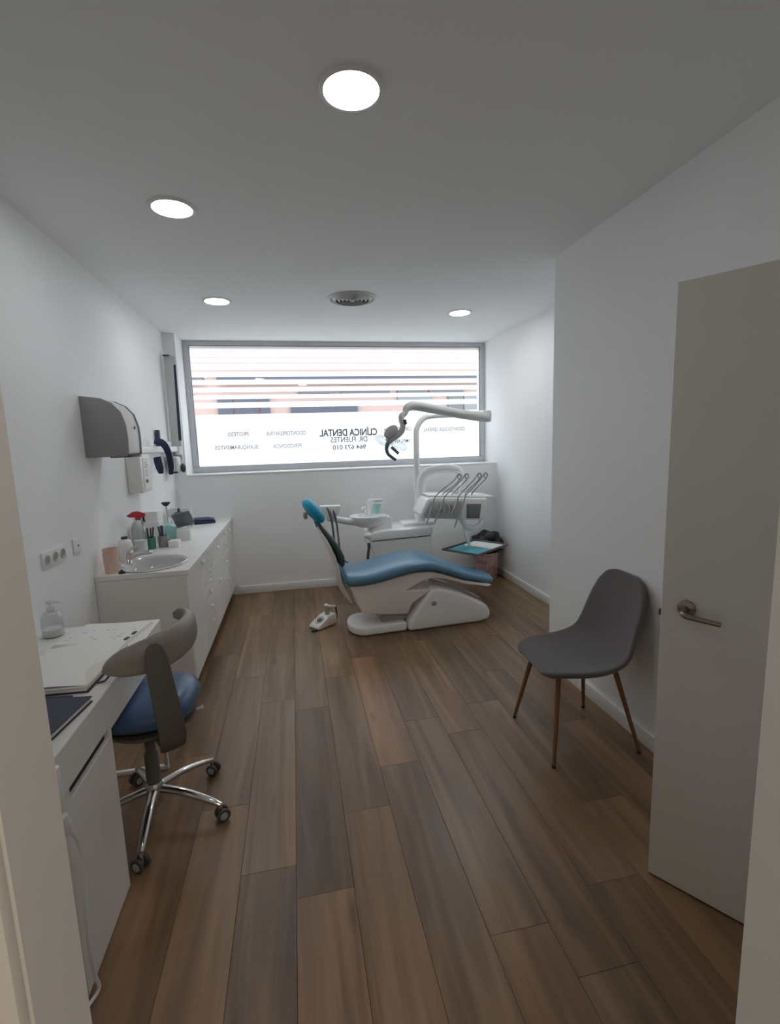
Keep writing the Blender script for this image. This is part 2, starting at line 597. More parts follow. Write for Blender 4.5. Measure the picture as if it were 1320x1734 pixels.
def film_text(txt, x0, x1, zc, hgt, m, bold=0.0, space=1.0):
    cu = bpy.data.curves.new('lettering', 'FONT')
    cu.body = txt
    cu.size = 1.0
    cu.offset = bold
    cu.space_character = space
    cu.fill_mode = 'BOTH'
    cu.resolution_u = 4
    o = bpy.data.objects.new('lettering', cu)
    COL.objects.link(o)
    dg = bpy.context.evaluated_depsgraph_get()
    me = bpy.data.meshes.new_from_object(o.evaluated_get(dg))
    bpy.data.objects.remove(o, do_unlink=True)
    xs = [v.co.x for v in me.vertices]
    a, b = min(xs), max(xs)
    cap = 0.70
    y_ = yf - 0.002
    for v in me.vertices:
        # read from the street: mirrored as seen from inside
        X = x1 - (v.co.x - a) / (b - a) * (x1 - x0)
        Z = zc + (v.co.y - cap / 2) * hgt / cap
        v.co = Vector((X - 0.6, y_ - YW, Z - ZS))
    me.name = 'lettering'
    me.materials.clear()
    me.materials.append(M[m])
    q = bpy.data.objects.new('lettering', me)
    COL.objects.link(q)
    q.parent = win
    return q


film_text('CLÍNICA DENTAL', 0.300, 0.953, 1.664, 0.074, 'ink_dark', 0.028)
film_text('DR. FUENTES', 0.421, 0.836, 1.586, 0.058, 'ink_mid', 0.014)
film_text('964 673 010', 0.440, 0.818, 1.499, 0.050, 'ink_mid', 0.02)
film_text('PROTESIS', -0.680, -0.465, 1.677, 0.043, 'ink_light', 0.012)
film_text('BLANQUEAMIENTOS', -0.822, -0.375, 1.537, 0.043, 'ink_light', 0.012)
film_text('ODONTOPEDIATRIA', -0.279, 0.152, 1.673, 0.043, 'ink_light', 0.012)
film_text('PERIODONCIA', -0.213, 0.093, 1.535, 0.043, 'ink_light', 0.012)
film_text('ORTODONCIA', 1.03, 1.353, 1.684, 0.043, 'ink_light', 0.012)
film_text('IMPLANTES', 1.07, 1.329, 1.550, 0.043, 'ink_light', 0.012)
film_text('ODONTOLOGIA GENERAL', 1.500, 2.003, 1.670, 0.043, 'ink_light', 0.012)

# ------------------------------------------------------------------ street outside
struct(MB().box(-14, 16, 5.76, 30, -0.25, -0.13), 'pavement', 'asphalt')
YF = 12.0
bd = thing('street_building', 'salmon rendered building with navy shopfront across the street, seen through the window stripes', 'building', (1, YF, -0.13))
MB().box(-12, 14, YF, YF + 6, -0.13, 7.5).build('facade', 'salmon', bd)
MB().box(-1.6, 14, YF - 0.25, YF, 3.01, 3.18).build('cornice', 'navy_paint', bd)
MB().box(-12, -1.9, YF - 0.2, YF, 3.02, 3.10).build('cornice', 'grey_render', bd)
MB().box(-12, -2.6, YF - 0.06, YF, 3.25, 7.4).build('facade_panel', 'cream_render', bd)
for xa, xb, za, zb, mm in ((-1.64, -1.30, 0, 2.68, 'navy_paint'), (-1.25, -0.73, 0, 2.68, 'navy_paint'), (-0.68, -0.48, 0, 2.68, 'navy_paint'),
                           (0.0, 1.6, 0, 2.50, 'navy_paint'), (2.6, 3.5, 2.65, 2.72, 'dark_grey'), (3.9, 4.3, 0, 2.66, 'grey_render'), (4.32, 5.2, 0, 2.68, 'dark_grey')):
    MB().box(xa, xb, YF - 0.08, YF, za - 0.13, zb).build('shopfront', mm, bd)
for xa, xb in ((0.2, 1.1), (1.2, 2.4), (2.6, 3.3), (3.4, 4.3)):
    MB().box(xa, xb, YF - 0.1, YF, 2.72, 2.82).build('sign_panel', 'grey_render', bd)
for k in range(6):
    xa = -4.2 + k * 2.3
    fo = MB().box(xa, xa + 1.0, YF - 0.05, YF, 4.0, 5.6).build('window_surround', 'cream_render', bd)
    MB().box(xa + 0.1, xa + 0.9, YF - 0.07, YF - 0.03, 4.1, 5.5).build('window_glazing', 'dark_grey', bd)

# ------------------------------------------------------------------ ceiling fittings
for li, ((x, y), lab) in enumerate((((0.244, 1.673), 'round recessed downlight nearest the doorway, largest in the ceiling'),
                    ((-0.479, 2.544), 'round recessed downlight over the doctor stool on the left'),
                    ((-0.499, 4.032), 'round recessed downlight on the ceiling above the sink worktop, left of the air vent'),
                    ((1.497, 4.225), 'round recessed downlight on the ceiling above the instrument tray, right of the air vent'))):
    t = thing('ceiling_light', lab, 'ceiling light', (x, y, H), 0, 'recessed ceiling downlights')
    MB().lathe([(0.086, 0), (0.104, 0), (0.104, -0.004), (0.098, -0.009), (0.088, -0.009), (0.086, -0.004), (0.086, 0)], seg=40, caps=False).build('frame', 'trim', t, local=True)
    MB().lathe([(0.0865, -0.0005), (0.0865, -0.006), (0.04, -0.0075), (0.003, -0.008)], seg=40).build('diffuser', 'lamp%d' % li, t, local=True)
vt = thing('ceiling_vent', 'round grey ceiling air diffuser with concentric rings', 'vent', (0.513, 3.886, H))
MB().lathe([(0.172, 0), (0.19, 0), (0.19, -0.004), (0.176, -0.012), (0.168, -0.008), (0.166, 0)], seg=48, caps=False).build('flange', 'light_grey', vt, local=True)
for r in (0.150, 0.120, 0.090, 0.060):
    MB().lathe([(r + 0.006, -0.001), (r - 0.018, -0.022), (r - 0.021, -0.021), (r + 0.002, -0.001)], seg=40, caps=False).build('ring', 'light_grey', vt, local=True)
MB().lathe([(0.036, -0.001), (0.02, -0.02), (0.004, -0.024)], seg=24).build('hub', 'light_grey', vt, local=True)
MB().lathe([(0.168, -0.0005), (0.004, -0.001)], seg=40).build('backing', 'mid_grey', vt, local=True)

# ------------------------------------------------------------------ door on the right
A = Vector((1.147, 1.32, 0))
D = Vector((0.564, -0.826, 0)).normalized()
NB = Vector((0.826, 0.564, 0)).normalized()
door = bpy.data.objects.new('door_1', None)
COL.objects.link(door)
door.location = A
dang = math.atan2(D.y, D.x)
door.rotation_euler = (0, 0, dang)
door['kind'] = 'structure'
door['label'] = 'plain white flush door standing ajar beside the grey chair'
# local x runs from the free edge to the hinge edge, local -y... back side is +y
DW = 0.775
MB().box(0, DW, 0, 0.038, 0.008, 1.990, 0.0015, 1).build('leaf', 'door', door, local=True)
hd = MB().lathe([(0.001, 0), (0.026, 0), (0.026, 0.006), (0.022, 0.009), (0.001, 0.009)], seg=28, mtx=Matrix.Translation((0.072, 0, 1.0)) @ Matrix.Rotation(PI / 2, 4, 'X')).build('rosette', 'nickel', door, local=True)
MB().tube([(0.072, -0.006, 1.0), (0.070, -0.036, 0.994), (0.080, -0.044, 0.988), (0.10, -0.045, 0.986), (0.172, -0.045, 0.982)], [0.009, 0.009, 0.009, 0.0085, 0.0075], 12, smooth=4).build('lever_handle', 'nickel', door, local=True)
MB().box(-0.011, 0.001, 0.012, 0.026, 0.955, 0.975, 0.002).build('latch', 'dark_grey', door, local=True)
for z in (0.25, 1.0, 1.75):
    MB().lathe([(0.001, -0.04), (0.007, -0.04), (0.007, 0.04), (0.001, 0.04)], c=(DW + 0.004, 0.040, z), seg=10).build('hinge', 'nickel', door, local=True)

# ------------------------------------------------------------------ grey chair
ch = thing('dining_chair', 'grey fabric shell chair with wood-coloured legs against the right wall', 'chair', (1.345, 2.125, 0), math.radians(-2))
# local: front faces -x
prof = [(-0.238, 0.424), (-0.216, 0.440), (-0.155, 0.446), (-0.075, 0.438), (0.03, 0.432), (0.12, 0.448), (0.175, 0.485), (0.205, 0.545), (0.225, 0.62), (0.245, 0.70), (0.262, 0.77), (0.274, 0.825), (0.280, 0.850)]
hwid = [0.125, 0.185, 0.226, 0.244, 0.248, 0.244, 0.236, 0.226, 0.218, 0.208, 0.188, 0.142, 0.070]


def shell_pts(n_w=15):
    P = []
    q = [Vector((x, 0, z)) for x, z in prof]
    sm = []
    for i in range(len(q) - 1):
        p0, p1, p2, p3 = q[max(i - 1, 0)], q[i], q[i + 1], q[min(i + 2, len(q) - 1)]
        for k in range(4):
            u = k / 4
            v = 0.5 * ((2 * p1) + (p2 - p0) * u + (2 * p0 - 5 * p1 + 4 * p2 - p3) * u * u + (3 * p1 - p0 - 3 * p2 + p3) * u ** 3)
            sm.append((v, hwid[i] * (1 - u) + hwid[i + 1] * u))
    sm.append((q[-1], hwid[-1]))
    n = len(sm)
    for i, (c, w) in enumerate(sm):
        d = (sm[min(i + 1, n - 1)][0] - sm[max(i - 1, 0)][0]).normalized()
        nn = Vector((-d.z, 0, d.x))
        s = i / (n - 1)
        dish = 0.010 + 0.040 * math.sin(PI * min(1, max(0, s))) ** 2
        row = []
        for k in range(n_w):
            u = -1 + 2 * k / (n_w - 1)
            row.append((c + Vector((0, u * w + 0.018 * max(0.0, s - 0.45), 0)) + nn * (dish * abs(u) ** 2.4), nn))
        P.append(row)
    return P


sp = shell_pts()
t = bmesh.new()
th = 0.040
top = [[t.verts.new(p + n * th * 0.0) for p, n in r] for r in sp]
bot = [[t.verts.new(p - n * (th if 0 < k < len(r) - 1 else th * 0.55)) for k, (p, n) in enumerate(r)] for r in sp]
nr, nc = len(top), len(top[0])
for i in range(nr - 1):
    for k in range(nc - 1):
        t.faces.new((top[i][k], top[i][k + 1], top[i + 1][k + 1], top[i + 1][k]))
        t.faces.new((bot[i][k], bot[i + 1][k], bot[i + 1][k + 1], bot[i][k + 1]))
    t.faces.new((top[i][0], top[i + 1][0], bot[i + 1][0], bot[i][0]))
    t.faces.new((top[i][-1], bot[i][-1], bot[i + 1][-1], top[i + 1][-1]))
for k in range(nc - 1):
    t.faces.new((top[0][k], bot[0][k], bot[0][k + 1], top[0][k + 1]))
    t.faces.new((top[-1][k], top[-1][k + 1], bot[-1][k + 1], bot[-1][k]))
bmesh.ops.recalc_face_normals(t, faces=t.faces[:])
mb = MB()
mb._add(t)
so = mb.build('seat_shell', 'fabric', ch, local=True, angle=180)
sd = so.modifiers.new('soften', 'SUBSURF')
sd.levels = sd.render_levels = 1
un = MB()
un.box(-0.10, 0.10, -0.10, 0.10, 0.398, 0.406, 0.003)
un.build('under_frame', 'legdark', ch, local=True)
for fx, fy, tx, ty in ((-0.226, 0.204, -0.15, 0.135), (-0.218, -0.226, -0.15, -0.13), (0.196, 0.218, 0.13, 0.13), (0.236, -0.21, 0.14, -0.13)):
    lg = MB().tube([(tx, ty, 0.418), (fx, fy, 0.012)], [0.0135, 0.0085], 14).build('leg', 'legwood', ch, local=True)
    d = Vector((fx - tx, fy - ty, -0.406)).normalized()
    MB().lathe([(0.001, 0), (0.0095, 0), (0.0098, 0.013), (0.001, 0.013)], c=(fx, fy, 0), seg=12).build('foot_cap', 'legdark', lg, local=True)

# ------------------------------------------------------------------ worktop run on the left
CX = -0.668
cab_units = [('cabinet', 3.025, 3.450, 'white sink cabinet with one tall plain door at the near end of the run', 'door'),
             ('cabinet', 3.452, 3.835, 'white drawer cabinet with a column of seven white knobs', 'd7'),
             ('cabinet', 3.837, 4.360, 'white drawer cabinet with three drawers, second from the window wall', 'd3'),
             ('cabinet', 4.362, 4.800, 'white drawer cabinet with four drawers, third from the sink end', 'd4'),
             ('cabinet', 4.802, 5.165, 'narrow white cabinet with one door in the corner against the window wall', 'door2')]


def knob(parent, y, z):
    MB().lathe([(0.001, 0), (0.006, 0), (0.007, 0.010), (0.0155, 0.016), (0.016, 0.022), (0.010, 0.028), (0.001, 0.029)], seg=14,
               mtx=Matrix.Translation((CX + 0.0, y, z)) @ Matrix.Rotation(PI / 2, 4, 'Y')).build('knob', 'white_plastic', parent)


for nm, ya, yb, lab, kind in cab_units:
    t = thing(nm, lab, 'cabinet', ((XL + CX) / 2, (ya + yb) / 2, 0), 0, 'base cabinets under the worktop')
    MB().box(XL + 0.003, CX - 0.018, ya, yb, 0.10, 0.70 if kind == 'door' else 0.795, 0.001, 1).build('body', 'laminate', t)
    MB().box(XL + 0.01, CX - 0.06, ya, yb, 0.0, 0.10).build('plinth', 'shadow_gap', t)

    def front(n, z0, z1):
        return MB().box(CX - 0.0175, CX, ya + 0.0012, yb - 0.0012, z0 + 0.0012, z1 - 0.0012, 0.0015, 1).build(n, 'laminate', t)
    yc = (ya + yb) / 2
    if kind == 'door':
        d = front('door', 0.108, 0.795)
        knob(d, yb - 0.03, 0.772)
    elif kind == 'door2':
        d = front('door', 0.108, 0.795)
        knob(d, ya + 0.035, 0.745)
    else:
        zz = {'d7': [0.108, 0.327, 0.445, 0.541, 0.618, 0.695, 0.768, 0.795],
              'd3': [0.108, 0.60, 0.768, 0.795], 'd4': [0.108, 0.410, 0.575, 0.735, 0.795]}[kind]
        if kind == 'd3':
            zz = [0.108, 0.62, 0.795]
            kz = [0.46, 0.732]
        elif kind == 'd7':
            zz = [0.108, 0.327, 0.445, 0.541, 0.618, 0.695, 0.795]
            kz = [0.268, 0.386, 0.503, 0.578, 0.657, 0.735]
        else:
            kz = [0.327, 0.493, 0.657, 0.765]
        for a, b, kk in zip(zz[:-1], zz[1:], kz):
            d = front('drawer', a, b)
            knob(d, 4.095 if kind == 'd3' else (4.585 if kind == 'd4' else 3.645), kk)
for o in COL.objects:
    if o.get('group') == 'base cabinets under the worktop' and 'seven' in o['label']:
        o['label'] = 'white drawer cabinet with a column of six small white knobs beside the sink cabinet'
    elif o.get('group') == 'base cabinets under the worktop' and 'three drawers' in o['label']:
        o['label'] = 'white cabinet with two deep drawers between the six-knob and four-knob cabinets'
    elif o.get('group') == 'base cabinets under the worktop' and 'four drawers' in o['label']:
        o['label'] = 'white drawer cabinet with a column of four knobs, next to the narrow corner cabinet'
sp_ = MB().box(XL + 0.002, CX, 3.005, 3.023, 0.0, 0.795, 0.001, 1)
tag(recentre(sp_.build('end_panel', 'laminate')), 'plain off-white end panel closing the worktop run behind the desk', 'panel')
# worktop with a round hole for the basin
BC, BR = (-0.918, 3.245), 0.185
wt = bmesh.new()
x0, x1, y0, y1 = XL + 0.002, -0.655, 3.003, 5.166
nseg = 40
inner, outer = [], []
for k in range(nseg):
    a = 2 * PI * k / nseg
    ca, sa = math.cos(a), math.sin(a)
    inner.append((BC[0] + 0.184 * ca, BC[1] + 0.205 * sa))
    tx = ((x1 - BC[0]) / ca if ca > 1e-6 else ((x0 - BC[0]) / ca if ca < -1e-6 else 1e9))
    ty = ((3.55 - BC[1]) / sa if sa > 1e-6 else ((y0 - BC[1]) / sa if sa < -1e-6 else 1e9))
    r = min(tx, ty)
    outer.append((BC[0] + r * ca, BC[1] + r * sa))
for (cx_, cy_) in ((x0, y0), (x1, y0), (x1, 3.55), (x0, 3.55)):
    k = min(range(nseg), key=lambda i: (outer[i][0] - cx_) ** 2 + (outer[i][1] - cy_) ** 2)
    outer[k] = (cx_, cy_)
for zt, rev in ((0.825, False), (0.797, True)):
    vi = [wt.verts.new((p[0], p[1], zt)) for p in inner]
    vo_ = [wt.verts.new((p[0], p[1], zt)) for p in outer]
    if not rev:
        tvi, tvo = vi, vo_
    else:
        bvi, bvo = vi, vo_
    for k in range(nseg):
        j = (k + 1) % nseg
        wt.faces.new((vi[k], vi[j], vo_[j], vo_[k]) if rev else (vo_[k], vo_[j], vi[j], vi[k]))
for k in range(nseg):
    j = (k + 1) % nseg
    wt.faces.new((tvi[k], tvi[j], bvi[j], bvi[k]))
    wt.faces.new((tvo[j], tvo[k], bvo[k], bvo[j]))
bmesh.ops.recalc_face_normals(wt, faces=wt.faces[:])
mb = MB()
mb._add(wt)
mb.box(x0, x1, 3.55, y1, 0.797, 0.825)
tag(mb.build('worktop', 'worktop', angle=20), 'long white worktop running along the left wall to the window', 'worktop')
# basin and tap
bs = thing('sink_basin', 'oval grey-white ceramic basin set into the worktop', 'sink', (BC[0], BC[1], 0.825))
MB().lathe([(0.198, 0.001), (0.200, 0.008), (0.190, 0.012), (0.178, 0.008), (0.168, -0.006), (0.155, -0.045), (0.125, -0.085), (0.07, -0.105), (0.022, -0.108), (0.004, -0.108)], sx=1.04, sy=1.12, seg=48, caps=False).build('bowl', 'ceramic', bs, local=True)
MB().lathe([(0.001, -0.104), (0.020, -0.104), (0.021, -0.107)], seg=20).build('drain', 'chrome', bs, local=True)
fc = thing('tap', 'chrome mixer tap over the oval basin', 'tap', (-1.058, 3.245, 0.835))
MB().lathe([(0.001, 0), (0.027, 0), (0.027, 0.006), (0.022, 0.012), (0.022, 0.06), (0.020, 0.07), (0.001, 0.075)], seg=20).build('body', 'chrome', fc, local=True)
MB().tube([(0.01, 0, 0.04), (0.06, 0, 0.062), (0.125, 0, 0.066), (0.135, 0, 0.056)], [0.017, 0.016, 0.015, 0.013], 12, smooth=4).build('spout', 'chrome', fc, local=True)
MB().tube([(0, 0, 0.07), (0.006, 0, 0.085), (0.03, 0.01, 0.10), (0.055, 0.02, 0.108)], [0.014, 0.010, 0.007, 0.006], 10, smooth=3).build('lever', 'chrome', fc, local=True)

ZT = 0.8255


def at_top(name, label, cat, x, y, z=ZT, rz=0.0):
    return thing(name, label, cat, (x, y, z), rz)


# things on the worktop, near to far
t = at_top('tumbler', 'peach plastic tumbler on the worktop corner by the wall', 'cup', -1.10, 3.085)
MB().lathe([(0.003, 0), (0.037, 0), (0.040, 0.06), (0.041, 0.148), (0.038, 0.148), (0.036, 0.06), (0.033, 0.006), (0.003, 0.006)], seg=28).build('cup_body', 'peach', t, local=True)
t = at_top('stopper', 'small dark brown stopper in front of the peach tumbler', 'stopper', -1.035, 3.045)
MB().lathe([(0.002, 0), (0.018, 0), (0.018, 0.010), (0.008, 0.014), (0.006, 0.022), (0.002, 0.024)], seg=16).build('plug', 'legdark', t, local=True)
t = at_top('soap_bottle', 'translucent white soap bottle with dark cap beside the tap', 'bottle', -1.118, 3.40)
MB().lathe([(0.003, 0), (0.040, 0), (0.044, 0.006), (0.044, 0.11), (0.034, 0.135), (0.016, 0.145), (0.003, 0.146)], seg=24).build('bottle_body', 'paper', t, local=True)
MB().lathe([(0.003, 0.146), (0.020, 0.146), (0.020, 0.160), (0.003, 0.162)], seg=16).build('cap', 'dark_grey', t, local=True)
t = at_top('spray_bottle', 'clear spray bottle with a red trigger head', 'bottle', -1.075, 3.575)
MB().lathe([(0.003, 0), (0.041, 0), (0.045, 0.008), (0.045, 0.15), (0.036, 0.19), (0.016, 0.215), (0.014, 0.245), (0.003, 0.245)], seg=24).build('bottle_body', 'clear', t, local=True)
MB().lathe([(0.003, 0.003), (0.038, 0.003), (0.042, 0.010), (0.042, 0.10), (0.003, 0.10)], seg=24).build('liquid', 'paper', t, local=True)
sh = MB().prism([(-0.055, 0.262), (0.045, 0.258), (0.050, 0.285), (0.0, 0.302), (-0.03, 0.300), (-0.058, 0.282)], -0.014, 0.014, 'y', 0.004)
sh.lathe([(0.003, 0.243), (0.018, 0.243), (0.018, 0.262), (0.003, 0.262)], seg=14)
sho = sh.build('spray_head', 'red', t, local=True)
MB().prism([(0.026, 0.262), (0.040, 0.260), (0.044, 0.225), (0.036, 0.222)], -0.006, 0.006, 'y', 0.002).build('trigger', 'black', sho, local=True)
MB().prism([(-0.068, 0.268), (-0.054, 0.264), (-0.054, 0.280), (-0.068, 0.278)], -0.007, 0.007, 'y', 0.002).build('nozzle', 'black', sho, local=True)
t = at_top('wash_bottle', 'clear bottle with white neck behind the spray bottle', 'bottle', -1.125, 3.68)
MB().lathe([(0.003, 0), (0.034, 0), (0.036, 0.006), (0.036, 0.17), (0.022, 0.205), (0.012, 0.215), (0.003, 0.215)], seg=20).build('bottle_body', 'light_grey', t, local=True)
MB().lathe([(0.003, 0.215), (0.014, 0.215), (0.013, 0.245), (0.003, 0.248)], seg=14).build('cap', 'white_plastic', t, local=True)


def jar(name, label, x, y, m, sticks, seed):
    t = at_top(name, label, 'jar', x, y)
    MB().lathe([(0.003, 0), (0.034, 0), (0.036, 0.005), (0.036, 0.085), (0.033, 0.085), (0.032, 0.008), (0.003, 0.008)], seg=24).build('jar_body', m, t, local=True)
    r = random.Random(seed)
    for i in range(sticks):
        a = r.uniform(0, 6.28)
        b_ = Vector((0.012 * math.cos(a), 0.012 * math.sin(a), 0.012))
        e_ = Vector((0.028 * math.cos(a), 0.028 * math.sin(a), r.uniform(0.13, 0.165)))
        MB().tube([b_, e_], [0.005, 0.0065], 8).build('brush', 'dark_grey', t, local=True)


jar('brush_jar', 'green jar holding small dark brushes', -1.060, 3.745, 'green', 4, 3)
jar('tool_jar', 'grey jar of dark-handled tools right of the green jar', -0.985, 3.800, 'grey_plastic', 3, 5)
t = at_top('cloth', 'small crumpled dark green cloth behind the little white box', 'cloth', -0.945, 3.885)
mb = MB()
mb.ball((0, 0, 0.019), (0.055, 0.045, 0.019), 18)
for v in mb.b.verts:
    k = noise.noise(v.co * 40) * 0.012
    v.co.z = max(0.0, v.co.z + k)
    v.co.x += k
mb.build('cloth_body', 'back_dark', t, local=True, angle=180)
t = at_top('small_box', 'small low white box at the front of the worktop items', 'box', -0.905, 3.785)
MB().box(-0.035, 0.035, -0.045, 0.045, 0, 0.045, 0.003).build('box_body', 'paper', t, local=True)
MB().box(-0.036, 0.036, -0.046, 0.046, 0.036, 0.048, 0.002).build('lid', 'white_plastic', t, local=True)
t = at_top('storage_box', 'tall white box standing against the wall behind the jars', 'box', -1.100, 4.02)
MB().box(-0.055, 0.055, -0.07, 0.07, 0, 0.17, 0.004).build('box_body', 'white_plastic', t, local=True)
t = thing('storage_box', 'small white box stacked on top of the tall white box', 'box', (-1.105, 4.03, ZT + 0.1705))
MB().box(-0.05, 0.05, -0.06, 0.06, 0, 0.075, 0.004).build('box_body', 'paper', t, local=True)
t = at_top('magnifier_stand', 'slim chrome stand with a dark round top', 'stand', -1.060, 4.27)
MB().lathe([(0.003, 0), (0.045, 0), (0.045, 0.010), (0.012, 0.016), (0.009, 0.02), (0.009, 0.25), (0.003, 0.25)], seg=20).build('pole', 'chrome', t, local=True)
MB().lathe([(0.003, 0.25), (0.012, 0.25), (0.034, 0.272), (0.034, 0.282), (0.003, 0.284)], seg=24).build('head', 'black', t, local=True)
t = at_top('pouch', 'aqua plastic pouch standing behind the white boxes', 'pouch', -1.000, 4.12)
MB().prism([(-0.06, 0), (0.05, 0), (0.045, 0.10), (-0.02, 0.125), (-0.055, 0.11)], -0.025, 0.025, 'y', 0.012, 3).build('pouch_body', 'aqua', t, local=True)
t = at_top('carton', 'white carton under the grey tilted tablet', 'box', -0.885, 4.055)
MB().box(-0.05, 0.05, -0.06, 0.06, 0, 0.085, 0.004).build('carton_body', 'white_plastic', t, local=True)
t = thing('tablet', 'grey tablet tilted on top of a white carton', 'tablet', (-0.895, 4.05, ZT + 0.086))
mt_ = Matrix.Rotation(math.radians(-12), 4, 'Y') @ Matrix.Rotation(math.radians(-62), 4, 'X')
tb = MB().box(-0.07, 0.07, -0.065, 0.065, -0.01, 0.01, 0.006, 3, mtx=Matrix.Translation((0, 0.03, 0.072)) @ mt_)
tb.build('tablet_body', 'tray_grey', t, local=True)
MB().box(-0.058, 0.058, -0.050, 0.050, 0.009, 0.012, 0.001, 1, mtx=Matrix.Translation((0, 0.03, 0.072)) @ mt_).build('screen', 'screen', t, local=True)
t = at_top('dispenser_roll', 'white roll dispenser with a dark grey top behind the tablet', 'dispenser', -0.985, 4.36)
MB().lathe([(0.003, 0), (0.05, 0), (0.05, 0.15), (0.045, 0.155), (0.003, 0.155)], seg=24).build('roll', 'paper', t, local=True)
MB().lathe([(0.003, 0.155), (0.042, 0.155), (0.036, 0.18), (0.012, 0.188), (0.010, 0.215), (0.003, 0.216)], seg=20).build('cap', 'dark_grey', t, local=True)
t = at_top('acrylic_stand', 'small grey-white stand on thin legs near the window wall', 'stand', -1.045, 4.66)
MB().box(-0.10, 0.10, -0.08, 0.08, 0.112, 0.172, 0.004).build('tray_top', 'light_grey', t, local=True)
MB().box(-0.092, 0.092, -0.072, 0.072, 0.165, 0.176, 0.002).build('lid', 'mid_grey', t, local=True)
for sx in (-1, 1):
    for sy in (-1, 1):
        MB().box(sx * 0.092 - 0.005, sx * 0.092 + 0.005, sy * 0.072 - 0.005, sy * 0.072 + 0.005, 0, 0.112, 0.001, 1).build('leg', 'white_plastic', t, local=True)
t = at_top('instrument_case', 'flat navy case lying near the window end of the worktop', 'case', -0.935, 4.89, rz=math.radians(12))
MB().box(-0.15, 0.15, -0.09, 0.09, 0, 0.028, 0.006).build('case_base', 'navy', t, local=True)
MB().prism([(-0.148, 0.0285), (0.148, 0.0285), (0.10, 0.042), (-0.148, 0.048)], -0.088, 0.088, 'y', 0.005).build('lid', 'navy', t, local=True)

# ------------------------------------------------------------------ on the left wall
t = thing('paper_towel_dispenser', 'grey wall-mounted paper towel dispenser with curved front above the basin', 'dispenser', (XL, 3.09, 1.51))
side = [(0, 0), (0.215, 0.0), (0.232, 0.012), (0.236, 0.10), (0.232, 0.18), (0.212, 0.255), (0.17, 0.305), (0.11, 0.335), (0, 0.349)]
MB().prism(side, 0.0, 0.014, 'y', 0.004).build('side_panel', 'grey_plastic', t, local=True)
MB().prism([(a * 0.97, 0.003 + b * 0.98) for a, b in side], 0.0142, 0.245, 'y', 0.012, 3).build('cover', 'light_grey', t, local=True)
MB().prism(side, 0.2455, 0.26, 'y', 0.004).build('side_panel', 'grey_plastic', t, local=True)
MB().lathe([(0.001, 0), (0.010, 0), (0.010, 0.004), (0.001, 0.004)], seg=14, mtx=Matrix.Translation((0.2295, 0.16, 0.17)) @ Matrix.Rotation(PI / 2, 4, 'Y')).build('lock', 'dark_grey', t, local=True)
MB().box(0.12, 0.235, 0.03, 0.23, -0.006, 0.002, 0.002).build('paper_slot', 'dark_grey', t, local=True)
t = thing('soap_dispenser', 'off-white rectangular wall dispenser with grey printed marks', 'dispenser', (XL, 3.75, 1.235))
MB().box(0, 0.098, 0, 0.25, 0, 0.275, 0.008, 3).build('body', 'laminate', t, local=True)
MB().box(0.0985, 0.1015, 0.05, 0.2, 0.02, 0.25, 0.001, 1).build('window_label', 'paper', t, local=True)
mk = MB()
for zz, ww in ((0.215, 0.05), (0.198, 0.065), (0.182, 0.035), (0.155, 0.055), (0.138, 0.04), (0.122, 0.06)):
    for q in range(4):
        a = 0.09 + (q * 0.021) % ww
        mk.box(0.1016, 0.1022, a, a + 0.012, zz - 0.004, zz + 0.004)
mk.build('printed_mark', 'mid_grey', t, local=True)
MB().box(0.1016, 0.1024, 0.085, 0.108, 0.068, 0.094).box(0.1016, 0.1024, 0.116, 0.140, 0.066, 0.090).build('emblem', 'black', t, local=True)


def plate(name, label, cat, y, n, z=1.047):
    w = 0.078 * n
    t = thing(name, label, cat, (XL, y, z))
    MB().box(0, 0.009, 0, w, -0.041, 0.041, 0.003).build('face_plate', 'white_plastic', t, local=True)
    return t


t = plate('wall_socket', 'white triple power socket plate on the left wall above the desk', 'socket', 2.457, 3)
for k in range(3):
    yc = 0.039 + 0.078 * k
    so_ = MB().lathe([(0.024, 0.0), (0.024, 0.003), (0.021, 0.003), (0.020, -0.004), (0.001, -0.004)], seg=20, mtx=Matrix.Translation((0.0095, yc, 0)) @ Matrix.Rotation(PI / 2, 4, 'Y')).build('outlet', 'light_grey', t, local=True)
    MB().lathe([(0.001, 0.0), (0.017, 0.0), (0.017, 0.0006), (0.001, 0.0006)], seg=16, mtx=Matrix.Translation((0.0095, yc, 0)) @ Matrix.Rotation(PI / 2, 4, 'Y')).build('socket_well', 'grey_plastic', so_, local=True)
t = plate('wall_switch', 'white single outlet plate with one dark hole left of the tumbler', 'switch', 2.785, 1)
MB().lathe([(0.001, 0), (0.006, 0), (0.006, 0.001), (0.001, 0.001)], seg=12, mtx=Matrix.Translation((0.0092, 0.05, 0.0)) @ Matrix.Rotation(PI / 2, 4, 'Y')).build('hole', 'dark_grey', t, local=True)

# x-ray unit
t = thing('xray_arm', 'white wall-mounted folding x-ray arm beside the window', 'medical device', (XL, 4.95, 1.5))
MB().box(XL + 0.001, XL + 0.035, 4.72, 5.02, 1.47, 1.61, 0.008).build('wall_plate', 'white_plastic', t)
MB().box(XL + 0.036, XL + 0.085, 3.86, 5.0, 1.513, 1.566, 0.012, 3).build('horizontal_arm', 'white_plastic', t)
va = MB().prism([(-1.150, 1.40), (-1.085, 1.38), (-1.060, 1.44), (-1.040, 2.33), (-1.045, 2.415), (-1.145, 2.42)], 5.045, 5.10, 'y', 0.008).build('vertical_arm', 'light_grey', t)
MB().prism([(-1.078, 1.62), (-1.052, 1.62), (-1.042, 2.33), (-1.062, 2.33)], 5.041, 5.0445, 'y', 0.0).build('arm_slot', 'navy', va)
MB().box(-1.150, -1.090, 5.030, 5.0445, 2.408, 2.422, 0.003).build('end_cap', 'dark_grey', va)
